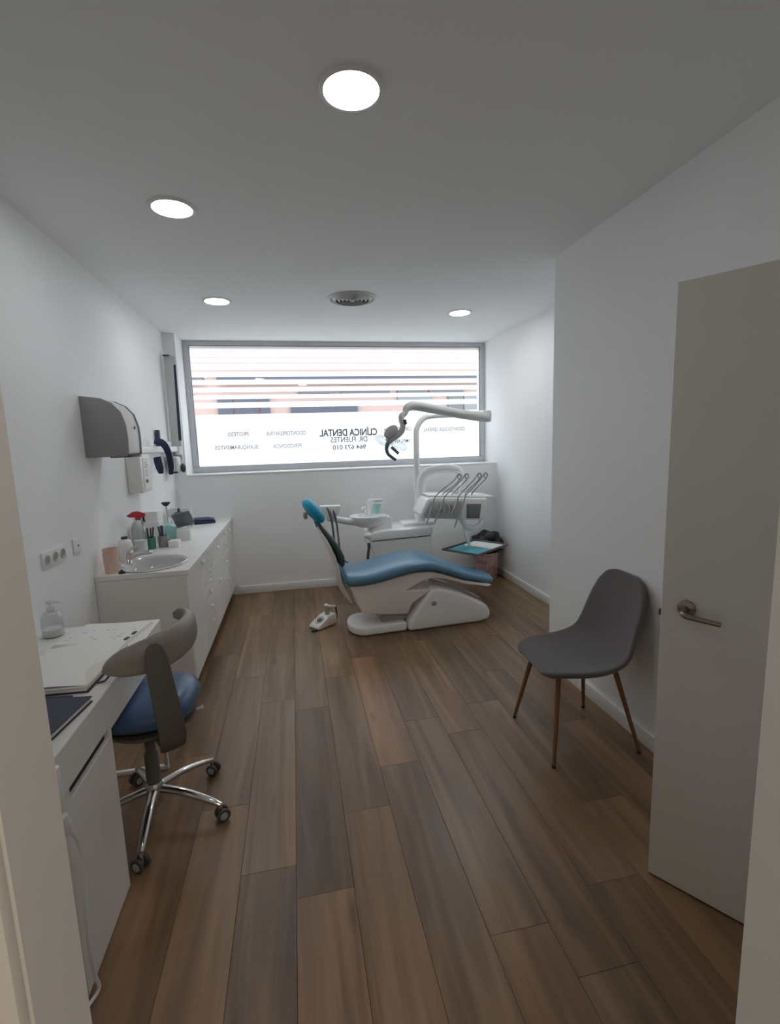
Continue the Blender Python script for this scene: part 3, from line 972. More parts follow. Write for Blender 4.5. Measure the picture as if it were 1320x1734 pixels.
MB().lathe([(0.001, -0.04), (0.03, -0.04), (0.03, 0.04), (0.001, 0.04)], c=(-1.09, 5.04, 1.525), seg=18).build('pivot', 'white_plastic', t)
hdm = MB().box(-1.150, -1.055, 4.80, 4.95, 1.315, 1.470, 0.02, 3).build('tube_head', 'light_grey', t)
MB().box(-1.13, -1.06, 4.795, 4.80, 1.318, 1.335, 0.001).build('head_band', 'dark_grey', hdm)
MB().ball((-1.035, 4.93, 1.36), (0.022, 0.03, 0.045), 14).build('cone', 'dark_grey', hdm)
MB().box(-1.165, -1.130, 4.56, 4.60, 1.57, 1.71, 0.006).build('control_pad', 'slate', t)
t = thing('collar_strap', 'dark navy curved collar draped over the white wall arm', 'collar', (-1.11, 4.36, 1.30))
a0 = [(-1.135, 4.40, 1.592), (-1.12, 4.36, 1.606), (-1.09, 4.33, 1.612), (-1.052, 4.33, 1.592), (-1.026, 4.34, 1.54), (-1.015, 4.36, 1.46), (-1.018, 4.38, 1.39), (-1.028, 4.40, 1.33)]
MB().tube(a0, [0.012, 0.020, 0.026, 0.028, 0.026, 0.024, 0.023, 0.016], 10, smooth=4, flat=0.32, up=(1, 0, 0)).build('strap', 'navy', t)
MB().tube([(-1.098, 4.30, 1.480), (-1.092, 4.29, 1.44), (-1.084, 4.29, 1.39), (-1.080, 4.30, 1.345)], [0.030, 0.031, 0.030, 0.018], 12, smooth=4, flat=0.3, up=(0, 1, 0)).build('strap', 'navy', t)

# ------------------------------------------------------------------ desk with drawer unit
DX, DYA, DYB = -0.663, 1.325, 2.37
dk = thing('desk', 'white desk with drawer pedestal along the left wall', 'desk', ((XL + DX) / 2, (DYA + DYB) / 2, 0))
MB().box(XL + 0.003, DX, DYA, DYB, 0.735, 0.752, 0.002, 1).build('desk_top', 'laminate', dk)
MB().box(DX - 0.018, DX - 0.001, 1.692, DYB, 0.608, 0.7345, 0.001, 1).build('apron', 'laminate', dk)
lf = MB().box(-1.10, DX - 0.022, 2.335, 2.353, 0.0, 0.022, 0.003).box(-0.703, DX - 0.022, 2.335, 2.353, 0.0222, 0.7345, 0.003).box(-1.10, -1.082, 2.335, 2.353, 0.0222, 0.7345, 0.003)
lf.build('leg_frame', 'white_plastic', dk)
pc = MB().box(XL + 0.004, DX - 0.020, DYA + 0.002, 1.690, 0.0, 0.7345, 0.001, 1).build('pedestal', 'laminate', dk)
dr = MB().box(DX - 0.0195, DX - 0.001, DYA + 0.002, 1.690, 0.624, 0.7345, 0.001, 1).build('drawer', 'laminate', dk)
MB().box(DX - 0.0195, DX - 0.001, DYA + 0.002, 1.690, 0.003, 0.590, 0.001, 1).box(DX - 0.0195, DX - 0.001, DYA + 0.002, 1.375, 0.5902, 0.6236).box(DX - 0.0195, DX - 0.001, 1.665, 1.690, 0.5902, 0.6236).build('door', 'laminate', dk)
MB().box(DX - 0.0198, DX - 0.015, 1.376, 1.664, 0.5905, 0.6235).build('handle_slot', 'shadow_gap', dk)

# on the desk
ZD = 0.7525
t = thing('papers', 'printed white sheets lying at the far end of the desk', 'papers', (-0.85, 2.22, ZD), math.radians(-10))
for k in range(4):
    MB().box(-0.155 + 0.003 * k, 0.150 - 0.002 * k, -0.125 + 0.004 * k, 0.125 - 0.002 * k, 0.0026 * k, 0.0026 * k + 0.0022).build('sheet', 'paper', t, local=True)
pr_ = MB()
for q in range(7):
    for c in range(9):
        if rnd.random() < 0.16:
            pr_.box(-0.13 + c * 0.029, -0.13 + c * 0.029 + rnd.uniform(0.010, 0.022), 0.085 - q * 0.026, 0.089 - q * 0.026, 0.0102, 0.0105)
pro = pr_.build('print', 'mid_grey', t, local=True)
pro['kind'] = 'stuff'
MB().box(0.125, 0.14, -0.09, -0.06, 0.0102, 0.014, 0.002).box(0.127, 0.142, -0.03, 0.0, 0.0102, 0.014, 0.002).build('clip', 'dark_grey', t, local=True)
t = thing('document_folder', 'thick open cream folder of papers in the middle of the desk', 'folder', (-0.86, 1.88, ZD), math.radians(-3))
for k, (a, b, z0_, z1_) in enumerate(((-0.17, 0.155, 0, 0.006), (-0.168, 0.150, 0.0062, 0.015), (-0.166, 0.152, 0.0152, 0.023))):
    MB().box(a, b, -0.19, 0.17 - 0.004 * k, z0_, z1_, 0.002, 1).build('cover' if k == 0 else 'paper_block', ('slate', 'cream_paper', 'cream_paper')[k], t, local=True)
pg = []
for i in range(9):
    u = i / 8
    pg.append([(-0.166 + 0.31 * u, -0.185 + 0.35 * v, 0.0235 + 0.010 * math.sin(PI * u) * (0.3 + v) + 0.004 * math.sin(5 * v + 3 * u)) for v in [j / 7 for j in range(8)]])
MB().rings(pg, close=False, caps=False).build('top_page', 'paper', t, local=True, angle=180)
t = thing('notebook', 'dark slate-blue notebook at the near end of the desk', 'notebook', (-0.79, 1.515, ZD), math.radians(-8))
MB().box(-0.15, 0.098, -0.13, 0.115, 0, 0.004, 0.0015, 1).build('cover', 'slate', t, local=True)
MB().box(-0.148, 0.094, -0.127, 0.112, 0.0042, 0.016, 0.001, 1).build('page_block', 'cream_paper', t, local=True)
MB().box(-0.15, 0.098, -0.13, 0.115, 0.0162, 0.020, 0.0015, 1).build('cover', 'slate', t, local=True)
MB().box(-0.10, 0.03, 0.117, 0.130, 0.0, 0.019, 0.002, 1).build('spine', 'slate', t, local=True)
t = thing('note_paper', 'small white slip lying on the dark notebook', 'paper', (-0.838, 1.535, ZD + 0.0206), math.radians(20))
MB().box(-0.035, 0.035, -0.05, 0.05, 0, 0.0012).build('sheet', 'paper', t, local=True)
t = thing('phone_holder', 'thin dark bracket at the desk edge below the folder', 'bracket', (-0.70, 1.745, ZD))
MB().tube([(-0.035, -0.005, 0.004), (0.005, 0.0, 0.004), (0.018, 0.004, 0.010), (0.026, 0.018, 0.022)], 0.0035, 8, smooth=3).build('wire', 'dark_grey', t, local=True)
t = thing('sanitizer_bottle', 'clear pump bottle at the back of the desk by the wall', 'bottle', (-1.075, 2.275, ZD))
MB().lathe([(0.003, 0), (0.038, 0), (0.041, 0.006), (0.041, 0.085), (0.030, 0.105), (0.013, 0.112), (0.003, 0.112)], seg=22).build('bottle_body', 'clear', t, local=True)
MB().lathe([(0.003, 0.004), (0.036, 0.004), (0.038, 0.009), (0.038, 0.035), (0.003, 0.035)], seg=22).build('liquid', 'paper', t, local=True)
MB().lathe([(0.003, 0.112), (0.015, 0.112), (0.015, 0.128), (0.005, 0.130), (0.005, 0.148), (0.003, 0.148)], seg=14).tube([(-0.012, 0, 0.152), (0.01, 0, 0.153), (0.04, 0, 0.148)], [0.008, 0.008, 0.005], 8).build('pump', 'clear', t, local=True)
# plug and flex at the near corner of the desk
t = thing('power_cord', 'white power strip and flex hanging at the near end of the desk', 'cord', (-0.65, 1.30, 0))
MB().box(-0.680, -0.650, 1.285, 1.322, 0.610, 0.735, 0.006, 2).build('power_strip', 'white_plastic', t)
MB().tube([(-0.651, 1.297, 0.60), (-0.646, 1.300, 0.57), (-0.646, 1.304, 0.545)], [0.012, 0.013, 0.009], 10, smooth=3).build('plug', 'white_plastic', t)
MB().tube([(-0.647, 1.304, 0.548), (-0.640, 1.315, 0.53), (-0.645, 1.345, 0.47), (-0.645, 1.356, 0.40), (-0.645, 1.338, 0.29), (-0.645, 1.326, 0.16), (-0.643, 1.332, 0.06), (-0.640, 1.335, 0.012), (-0.655, 1.30, 0.006)], 0.0055, 8, smooth=5).build('flex', 'white_plastic', t)
# ------------------------------------------------------------------ doctor's stool
SX, SY = -0.655, 2.02
st = thing('doctor_stool', 'blue saddle stool with wraparound grey backrest and chrome five-star base', 'stool', (SX, SY, 0))
feet = [(-0.640, 1.750), (-0.385, 1.937), (-0.468, 2.251), (-0.80, 2.26), (-0.905, 1.94)]
hub = MB().lathe([(0.003, 0.075), (0.032, 0.075), (0.036, 0.085), (0.036, 0.15), (0.028, 0.165), (0.003, 0.165)], c=(SX, SY, 0), seg=24).build('hub', 'chrome', st)
for fx, fy in feet:
    d = Vector((fx - SX, fy - SY, 0))
    n = d.normalized()
    p0 = Vector((SX, SY, 0.135)) + n * 0.028
    p3 = Vector((fx, fy, 0.072))
    lg = MB().tube([p0, p0.lerp(p3, 0.4) + Vector((0, 0, 0.012)), p0.lerp(p3, 0.8) + Vector((0, 0, 0.008)), p3], [0.019, 0.018, 0.016, 0.012], 12, smooth=4, flat=0.8).build('leg', 'chrome', st)
    tn = Vector((-n.y, n.x, 0))
    cs = MB()
    ca = rnd.uniform(0, 6.28)
    cd_ = Vector((math.cos(ca), math.sin(ca), 0))
    mtx = Matrix.Translation((fx + cd_.x * 0.006, fy + cd_.y * 0.006, 0.0275)) @ Matrix.Rotation(ca, 4, 'Z') @ Matrix.Rotation(PI / 2, 4, 'X')
    w_ = MB()
    for s in (-1, 1):
        w_.lathe([(0.003, -0.008), (0.022, -0.008), (0.0275, -0.005), (0.0275, 0.005), (0.022, 0.008), (0.003, 0.008)], c=(0, 0, s * 0.016), seg=20, mtx=mtx)
    wo = w_.build('caster', 'dark_grey', st)
    MB().lathe([(0.003, 0.03), (0.009, 0.03), (0.009, 0.078), (0.003, 0.08)], c=(fx, fy, 0), seg=10).build('stem', 'chrome', wo)
    hb = MB()
    for s in (-1, 1):
        hb.lathe([(0.001, -0.0002), (0.016, -0.0002), (0.014, 0.0016), (0.001, 0.002)], c=(0, 0, 0), seg=14, mtx=mtx @ Matrix.Translation((0, 0, s * 0.0243)) @ (Matrix.Rotation(PI, 4, 'X') if s < 0 else Matrix.Identity(4)))
    hb.build('wheel_disc', 'mid_grey', wo)
MB().lathe([(0.003, 0.1652), (0.028, 0.1652), (0.027, 0.30), (0.020, 0.302), (0.020, 0.415), (0.003, 0.415)], c=(SX, SY, 0), seg=22).build('gas_column', 'stool_dark', st)
MB().lathe([(0.003, 0.415), (0.075, 0.415), (0.15, 0.440), (0.172, 0.455), (0.172, 0.466), (0.003, 0.466)], c=(SX + 0.02, SY - 0.01, 0), seg=30).build('seat_plate', 'stool_dark', st)
seat = MB()
seat.ball((0, 0, 0), (0.188, 0.198, 0.062), 36, pw=0.8)
for v in seat.b.verts:
    sx_ = v.co.x / 0.188
    if v.co.z > 0:
        v.co.z *= 1.0 + 0.35 * (sx_ * sx_) - 0.15 * math.exp(-(sx_ * 2.6) ** 2)
    v.co += Vector((SX + 0.022, SY - 0.008, 0.5285))
seat.build('seat', 'stool_blue', st, angle=180)
# stem and wraparound back
stem = MB()
sr = []
for px, py, pz, w, th_ in ((-0.575, 1.90, 0.445, 0.030, 0.008), (-0.530, 1.835, 0.442, 0.034, 0.009), (-0.500, 1.788, 0.452, 0.046, 0.011), (-0.492, 1.772, 0.50, 0.047, 0.012), (-0.500, 1.768, 0.60, 0.046, 0.012), (-0.512, 1.770, 0.70, 0.043, 0.012), (-0.522, 1.772, 0.80, 0.040, 0.013), (-0.526, 1.773, 0.845, 0.030, 0.012), (-0.528, 1.774, 0.866, 0.012, 0.009)):
    sr.append((Vector((px, py, pz)), w, th_))
rr = []
sdir = Vector((0.86, 0.51, 0))
for i, (p, w, th_) in enumerate(sr):
    d = (sr[min(i + 1, len(sr) - 1)][0] - sr[max(i - 1, 0)][0]).normalized()
    nrm = d.cross(sdir).normalized()
    rr.append([tuple(p + sdir * (w * math.copysign(abs(math.cos(a)) ** 0.7, math.cos(a))) + nrm * (th_ * math.copysign(abs(math.sin(a)) ** 0.7, math.sin(a)))) for a in [2 * PI * k / 20 for k in range(20)]])
stem.rings(rr).build('back_stem', 'stool_dark', st, angle=60)
band = [(-0.694, 1.764, 0.800, 0.010), (-0.672, 1.762, 0.802, 0.028), (-0.635, 1.768, 0.806, 0.045), (-0.580, 1.781, 0.812, 0.057), (-0.525, 1.806, 0.818, 0.064), (-0.482, 1.850, 0.826, 0.062),
        (-0.455, 1.915, 0.832, 0.058), (-0.448, 1.985, 0.838, 0.052), (-0.458, 2.050, 0.844, 0.046), (-0.484, 2.095, 0.848, 0.040), (-0.515, 2.115, 0.850, 0.032), (-0.540, 2.112, 0.850, 0.014)]
bp_ = [(Vector(q[:3]), q[3]) for q in band]
sm = []
for i in range(len(bp_) - 1):
    p0, p1, p2, p3 = bp_[max(i - 1, 0)][0], bp_[i][0], bp_[i + 1][0], bp_[min(i + 2, len(bp_) - 1)][0]
    for k in range(4):
        u = k / 4
        sm.append((0.5 * ((2 * p1) + (p2 - p0) * u + (2 * p0 - 5 * p1 + 4 * p2 - p3) * u * u + (3 * p1 - p0 - 3 * p2 + p3) * u ** 3), bp_[i][1] * (1 - u) + bp_[i + 1][1] * u))
sm.append(bp_[-1])
rr = []
for i, (p, hh) in enumerate(sm):
    d = (sm[min(i + 1, len(sm) - 1)][0] - sm[max(i - 1, 0)][0]).normalized()
    s = d.cross(Vector((0, 0, 1))).normalized()
    tk = 0.020 * min(1, hh / 0.03)
    rr.append([tuple(p + Vector((0, 0, 1)) * (hh * math.sin(a)) + s * (tk * math.copysign(abs(math.cos(a)) ** 0.8, math.cos(a)) - 0.014 * math.sin(a) * abs(math.sin(a)))) for a in [2 * PI * k / 20 for k in range(20)]])
MB().rings(rr).build('backrest', 'stool_grey', st, angle=180)
MB().tube([(-0.56, 2.06, 0.44), (-0.47, 2.07, 0.435), (-0.445, 2.075, 0.44)], [0.006, 0.006, 0.011], 10).build('lever', 'light_grey', st)

# ------------------------------------------------------------------ dental chair
dc = thing('dental_chair', 'reclining dental chair with blue seat cushion and white base', 'dental chair', (0.98, 3.93, 0), math.radians(4))


def loft_y(stations, n=24, pwr=0.55, crown=0.0):
    rs = []
    for x, zt, zb, w in stations:
        zc, hz = (zt + zb) / 2, (zt - zb) / 2
        r = []
        for k in range(n):
            a = 2 * PI * k / n
            cy_, cz_ = math.cos(a), math.sin(a)
            yy = w * math.copysign(abs(cy_) ** pwr, cy_)
            zz = hz * math.copysign(abs(cz_) ** pwr, cz_)
            if cz_ > 0:
                zz += crown * (1 - (yy / w) ** 2)
            r.append((x, yy - 0.012, zc + zz))
        rs.append(r)
    return rs


def interp(st_, k=4):
    out = []
    for i in range(len(st_) - 1):
        p0, p1, p2, p3 = st_[max(i - 1, 0)], st_[i], st_[i + 1], st_[min(i + 2, len(st_) - 1)]
        for j in range(k):
            u = j / k
            out.append(tuple(0.5 * (2 * b + (c - a) * u + (2 * a - 5 * b + 4 * c - d) * u * u + (3 * b - a - 3 * c + d) * u ** 3) for a, b, c, d in zip(p0, p1, p2, p3)))
    out.append(st_[-1])
    return out


cst = [(-0.668, 0.492, 0.462, 0.17), (-0.660, 0.512, 0.445, 0.215), (-0.635, 0.520, 0.436, 0.245), (-0.58, 0.519, 0.432, 0.258), (-0.50, 0.517, 0.432, 0.262), (-0.40, 0.527, 0.441, 0.262), (-0.28, 0.553, 0.466, 0.262),
       (-0.11, 0.578, 0.496, 0.26), (0.03, 0.574, 0.492, 0.255), (0.13, 0.546, 0.467, 0.25), (0.314, 0.466, 0.394, 0.235), (0.45, 0.416, 0.356, 0.22), (0.545, 0.382, 0.330, 0.20), (0.62, 0.356, 0.316, 0.165), (0.655, 0.342, 0.316, 0.12), (0.668, 0.334, 0.320, 0.07)]
MB().rings(loft_y(interp(cst), crown=0.018, pwr=0.5)).build('seat_cushion', 'blue_vinyl', dc, local=True, angle=180)
shell = [(-0.625, 0.431), (-0.575, 0.30), (-0.535, 0.205), (-0.50, 0.195), (-0.34, 0.168), (-0.155, 0.150), (-0.115, 0.235), (0.045, 0.330), (-0.165, 0.350), (-0.045, 0.405), (0.06, 0.432), (0.17, 0.410), (0.35, 0.345), (0.56, 0.302), (0.60, 0.312),
         (0.52, 0.334), (0.35, 0.378), (0.16, 0.452), (0.05, 0.486), (-0.09, 0.490), (-0.23, 0.470), (-0.40, 0.437), (-0.51, 0.428)]
MB().prism(shell, -0.225, 0.20, 'y', 0.010, 3).build('seat_shell', 'warm_white', dc, local=True)
base = [(-0.155, 0.003), (0.47, 0.003), (0.565, 0.020), (0.580, 0.060), (0.575, 0.098), (0.540, 0.152), (0.31, 0.276), (0.12, 0.338), (0.04, 0.335), (-0.14, 0.098)]
bb = MB().prism(base, -0.240, 0.20, 'y', 0.028, 4).build('base_block', 'unit_white', dc, local=True)
MB().lathe([(0.001, 0), (0.021, 0), (0.021, 0.003), (0.001, 0.004)], seg=24, mtx=Matrix.Translation((0.066, -0.2405, 0.218)) @ Matrix.Rotation(PI / 2, 4, 'X')).build('round_badge', 'mid_grey', bb, local=True)
MB().prism([(0.12, 0.345), (0.44, 0.218), (0.55, 0.160), (0.55, 0.168), (0.44, 0.228), (0.13, 0.355)], -0.10, 0.06, 'y', 0.003).build('cover_rail', 'light_grey', bb, local=True)
out_ = []
for k in range(25):
    a = PI / 2 + PI * k / 24
    out_.append((-0.50 + 0.125 * math.cos(a), -0.03 + 0.185 * math.sin(a)))
out_ += [(-0.16, -0.215), (-0.16, 0.155)]
MB().prism(out_, 0.003, 0.080, 'z', 0.022, 4).build('foot_plate', 'unit_white', dc, local=True)
MB().prism([(-0.36, 0.078), (-0.15, 0.082), (-0.15, 0.16), (-0.24, 0.175), (-0.33, 0.16)], -0.15, 0.13, 'y', 0.01).build('lift_cover', 'mid_grey', dc, local=True)
# back: side profile lofted across y


def slab(center, half_t, half_w, n=20, pwr=0.6):
    """centre line in the local xz plane, rounded slab across y"""
    rs = []
    for i, (p, ht, w) in enumerate(zip(center, half_t, half_w)):
        a0_, a1_ = center[max(i - 1, 0)], center[min(i + 1, len(center) - 1)]
        d = Vector((a1_[0] - a0_[0], 0, a1_[1] - a0_[1])).normalized()
        nn = Vector((d.z, 0, -d.x))
        r = []
        for k in range(n):
            a = 2 * PI * k / n
            cy_, cz_ = math.cos(a), math.sin(a)
            q = Vector((p[0], -0.02 + w * math.copysign(abs(cy_) ** pwr, cy_), p[1])) + nn * (ht * math.copysign(abs(cz_) ** pwr, cz_))
            r.append(tuple(q))
        rs.append(r)
    return rs


MB().rings(slab([(-0.665, 0.575), (-0.662, 0.60), (-0.668, 0.65), (-0.690, 0.71), (-0.725, 0.775), (-0.765, 0.835), (-0.80, 0.885), (-0.83, 0.925)],
                [0.012, 0.024, 0.030, 0.028, 0.024, 0.021, 0.018, 0.014], [0.13, 0.16, 0.175, 0.17, 0.155, 0.13, 0.10, 0.07])).build('backrest_cushion', 'back_dark', dc, local=True, angle=180)
MB().rings(slab([(-0.590, 0.255), (-0.625, 0.32), (-0.664, 0.40), (-0.690, 0.49), (-0.705, 0.58), (-0.726, 0.67), (-0.760, 0.75), (-0.81, 0.835), (-0.848, 0.895)],
                [0.012, 0.024, 0.026, 0.020, 0.014, 0.012, 0.011, 0.010, 0.008], [0.09, 0.12, 0.13, 0.15, 0.175, 0.18, 0.165, 0.135, 0.09])).build('back_shell', 'warm_white', dc, local=True, angle=180)
MB().tube([(-0.825, -0.02, 0.895), (-0.838, -0.02, 0.945), (-0.858, -0.02, 0.99)], [0.018, 0.016, 0.016], 12).build('headrest_post', 'turquoise', dc, local=True)
hr = MB()
hr.ball((-0.853, -0.02, 1.025), (0.052, 0.125, 0.118), 28, rot=Matrix.Rotation(math.radians(-38), 3, 'Y'), pw=0.85)
hro = hr.build('headrest', 'turquoise', dc, local=True, angle=180)
MB().box(-0.935, -0.905, -0.06, 0.02, 0.965, 1.015, 0.008).build('headrest_bracket', 'mid_grey', hro, local=True)

# foot control
t = thing('foot_control', 'small white dental foot pedal with lever on the floor left of the chair', 'foot pedal', (0.165, 4.02, 0), math.radians(38))
# local: toe points to -x
fp = [(-0.105, 0.004), (0.105, 0.004), (0.110, 0.085), (0.09, 0.098), (0.02, 0.088), (-0.09, 0.035), (-0.108, 0.022)]
MB().prism(fp, -0.062, 0.062, 'y', 0.014, 3).build('body', 'warm_white', t, local=True)
mm_ = Matrix.Translation((-0.033, 0, 0.062)) @ Matrix.Rotation(math.radians(-26), 4, 'Y')
MB().lathe([(0.040, -0.006), (0.043, 0.002), (0.036, 0.005), (0.033, -0.004)], seg=28, caps=False, mtx=mm_).build('ring', 'mid_grey', t, local=True)
MB().lathe([(0.001, -0.003), (0.033, -0.003), (0.020, 0.004), (0.010, 0.008), (0.001, 0.008)], seg=24, mtx=mm_).build('button', 'dark_grey', t, local=True)
MB().lathe([(0.003, 0.09), (0.022, 0.092), (0.019, 0.150), (0.003, 0.152)], c=(0.055, 0.0, 0), seg=16).build('post', 'mid_grey', t, local=True)
MB().tube([(0.055, 0.0, 0.162), (0.08, -0.025, 0.158), (0.105, -0.055, 0.157)], [0.016, 0.010, 0.009], 10, smooth=3).ball((0.050, 0.004, 0.168), (0.019, 0.019, 0.014), 12).build('lever', 'warm_white', t, local=True)
MB().tube([(0.106, -0.052, 0.155), (0.112, -0.056, 0.09), (0.108, -0.058, 0.05)], 0.007, 8).build('lever_rod', 'legdark', t, local=True)
MB().box(-0.150, -0.095, -0.05, -0.022, 0.0, 0.016, 0.003).build('cable_gland', 'legdark', t, local=True)

# ------------------------------------------------------------------ dental unit behind the chair
du = thing('dental_unit', 'white dental unit with spittoon, lamp pole and instrument arm behind the chair', 'dental unit', (0.98, 4.68, 0))
# cabinet
cabp = [(0.70, 0.0), (1.26, 0.0), (1.275, 0.30), (1.285, 0.700), (0.80, 0.690), (0.685, 0.672), (0.655, 0.645), (0.652, 0.60), (0.70, 0.40)]
cbo = MB().prism([(0.70, 0.0), (1.25, 0.0), (1.265, 0.30), (1.275, 0.625), (0.66, 0.605), (0.665, 0.56), (0.71, 0.44)], 4.47, 4.88, 'y', 0.014, 3).build('cabinet', 'unit_white', du)
MB().prism([(0.662, 0.6135), (1.277, 0.6335), (1.285, 0.715), (0.80, 0.712), (0.70, 0.700), (0.665, 0.680), (0.655, 0.65)], 4.455, 4.89, 'y', 0.016, 3).build('top_cover', 'unit_white', du)
MB().box(0.69, 1.27, 4.485, 4.86, 0.600, 0.640).build('seam', 'shadow_gap', cbo)
MB().box(1.02, 1.35, 4.58, 4.80, 0.712, 0.748, 0.016, 3).build('column_base', 'unit_white', du)
# lamp pole and boom
MB().tube([(1.200, 4.70, 0.748), (1.200, 4.70, 1.10), (1.200, 4.70, 1.58), (1.215, 4.70, 1.68), (1.27, 4.70, 1.755), (1.36, 4.70, 1.785), (1.60, 4.69, 1.792), (1.90, 4.66, 1.797)],
          [0.034, 0.032, 0.028, 0.027, 0.027, 0.027, 0.028, 0.031], 16, smooth=6).build('lamp_pole', 'unit_white', du)
MB().lathe([(0.003, -0.065), (0.036, -0.065), (0.046, -0.05), (0.047, 0.03), (0.040, 0.045), (0.003, 0.05)], c=(1.915, 4.64, 1.775), seg=22).build('elbow', 'light_grey', du)
MB().tube([(1.90, 4.62, 1.752), (1.60, 4.53, 1.790), (1.30, 4.44, 1.836), (1.16, 4.40, 1.858), (1.08, 4.37, 1.862), (1.03, 4.35, 1.840), (1.018, 4.34, 1.815)],
          [0.046, 0.045, 0.043, 0.042, 0.040, 0.034, 0.028], 16, smooth=5).build('spring_arm', 'light_grey', du)
lh = MB().tube([(1.020, 4.335, 1.825), (1.005, 4.33, 1.795), (0.975, 4.32, 1.772), (0.968, 4.31, 1.74), (0.978, 4.305, 1.69), (0.968, 4.30, 1.645), (0.93, 4.30, 1.603), (0.872, 4.295, 1.575), (0.835, 4.29, 1.545)],
               [0.024, 0.026, 0.028, 0.026, 0.026, 0.027, 0.028, 0.030, 0.032], 14, smooth=4).build('lamp_yoke', 'light_grey', du)
MB().tube([(0.992, 4.29, 1.735), (0.997, 4.285, 1.695)], 0.016, 10).build('yoke_knob', 'dark_grey', lh)
lm = MB().lathe([(0.003, 0.018), (0.05, 0.016), (0.072, 0.004), (0.070, -0.010), (0.04, -0.016), (0.003, -0.017)], seg=26, sx=1.0, sy=0.75,
                mtx=Matrix.Translation((0.862, 4.27, 1.632)) @ Matrix.Rotation(math.radians(-42), 4, 'Y') @ Matrix.Rotation(math.radians(52), 4, 'X')).build('lamp_head', 'mid_grey', du)
for c_, r_, rot_ in (((0.790, 4.25, 1.555), (0.085, 0.06, 0.044), 28), ((0.930, 4.25, 1.510), (0.078, 0.06, 0.042), 28)):
    MB().ball(c_, r_, 18, rot=Matrix.Rotation(math.radians(rot_), 3, 'Y')).build('reflector', 'clear', lm)
hn = MB().tube([(0.838, 4.26, 1.550), (0.818, 4.25, 1.515), (0.812, 4.245, 1.475), (0.822, 4.24, 1.440), (0.850, 4.235, 1.412), (0.890, 4.23, 1.382)], [0.020, 0.019, 0.016, 0.0145, 0.014, 0.0135], 12, smooth=4)
hn.build('handle', 'tray_grey', lm)
MB().tube([(0.850, 4.22, 1.500), (0.880, 4.215, 1.470), (0.912, 4.21, 1.440)], [0.013, 0.0135, 0.0135], 12, smooth=3).build('handle', 'tray_grey', lm)
# delivery arm
MB().tube([(1.215, 4.63, 0.748), (1.213, 4.63, 0.95), (1.222, 4.63, 1.13), (1.250, 4.63, 1.205), (1.31, 4.63, 1.245), (1.43, 4.63, 1.265), (1.55, 4.63, 1.262), (1.61, 4.62, 1.240), (1.635, 4.60, 1.18), (1.635, 4.58, 1.04)],
          [0.046, 0.044, 0.043, 0.043, 0.043, 0.042, 0.040, 0.038, 0.036, 0.036], 16, smooth=5).build('delivery_arm', 'unit_white', du)
dh = MB().prism([(1.118, 0.870), (1.190, 1.005), (1.225, 1.022), (1.78, 0.985), (1.775, 0.90), (1.745, 0.775), (1.52, 0.795), (1.15, 0.832)], 4.30, 4.62, 'y', 0.018, 3).build('delivery_head', 'unit_white', du)
MB().prism([(1.150, 0.866), (1.215, 0.990), (1.530, 0.972), (1.515, 0.810), (1.175, 0.842)], 4.288, 4.2985, 'y', 0.004).build('holder_panel', 'light_grey', dh)
MB().prism([(1.575, 0.945), (1.715, 0.936), (1.698, 0.800), (1.572, 0.808)], 4.288, 4.2985, 'y', 0.004).build('control_screen', 'screen', dh)
MB().prism([(1.215, 1.0245), (1.87, 0.982), (1.87, 0.996), (1.215, 1.038)], 4.35, 4.68, 'y', 0.005).build('tray_top', 'white_plastic', dh)
for bx, wx, tip in ((1.250, 1.560, (1.160, 4.245, 0.786)), (1.345, 1.635, (1.238, 4.245, 0.792)), (1.480, 1.765, (1.392, 4.245, 0.850)), (1.548, 1.830, (1.430, 4.24, 0.738))):
    h0 = Vector((bx, 4.268, 1.022))
    ins = MB().tube([tip, (tip[0] + (bx - tip[0]) * 0.45, 4.252, tip[2] + (0.965 - tip[2]) * 0.55), (bx - 0.012, 4.262, 0.985)], [0.006, 0.0105, 0.0095], 10, smooth=3).build('instrument', 'steel', dh)
    MB().tube([(bx - 0.012, 4.262, 0.982), (bx + 0.01, 4.275, 1.03), (bx + 0.10, 4.34, 1.085), (wx - 0.075, 4.42, 1.155), (wx - 0.012, 4.46, 1.212), (wx + 0.016, 4.47, 1.205), (wx + 0.012, 4.475, 1.165), (wx - 0.06, 4.47, 1.10), (bx + 0.14, 4.42, 1.045), (bx + 0.11, 4.40, 1.012)],
              0.0050, 8, smooth=5).build('hose', 'tray_grey', ins)
    rg = MB()
    rg.tube([(wx + 0.004 + 0.018 * math.cos(a), 4.468, 1.190 + 0.022 * math.sin(a)) for a in [2 * PI * k / 16 for k in range(17)]], 0.006, 8).build('hose_guide', 'mid_grey', ins)
for bx in (1.315, 1.375, 1.415):
    MB().tube([(bx, 4.275, 0.955), (bx + 0.02, 4.27, 0.90), (bx + 0.005, 4.265, 0.862)], [0.010, 0.009, 0.006], 10, smooth=3).build('instrument', 'light_grey', dh)
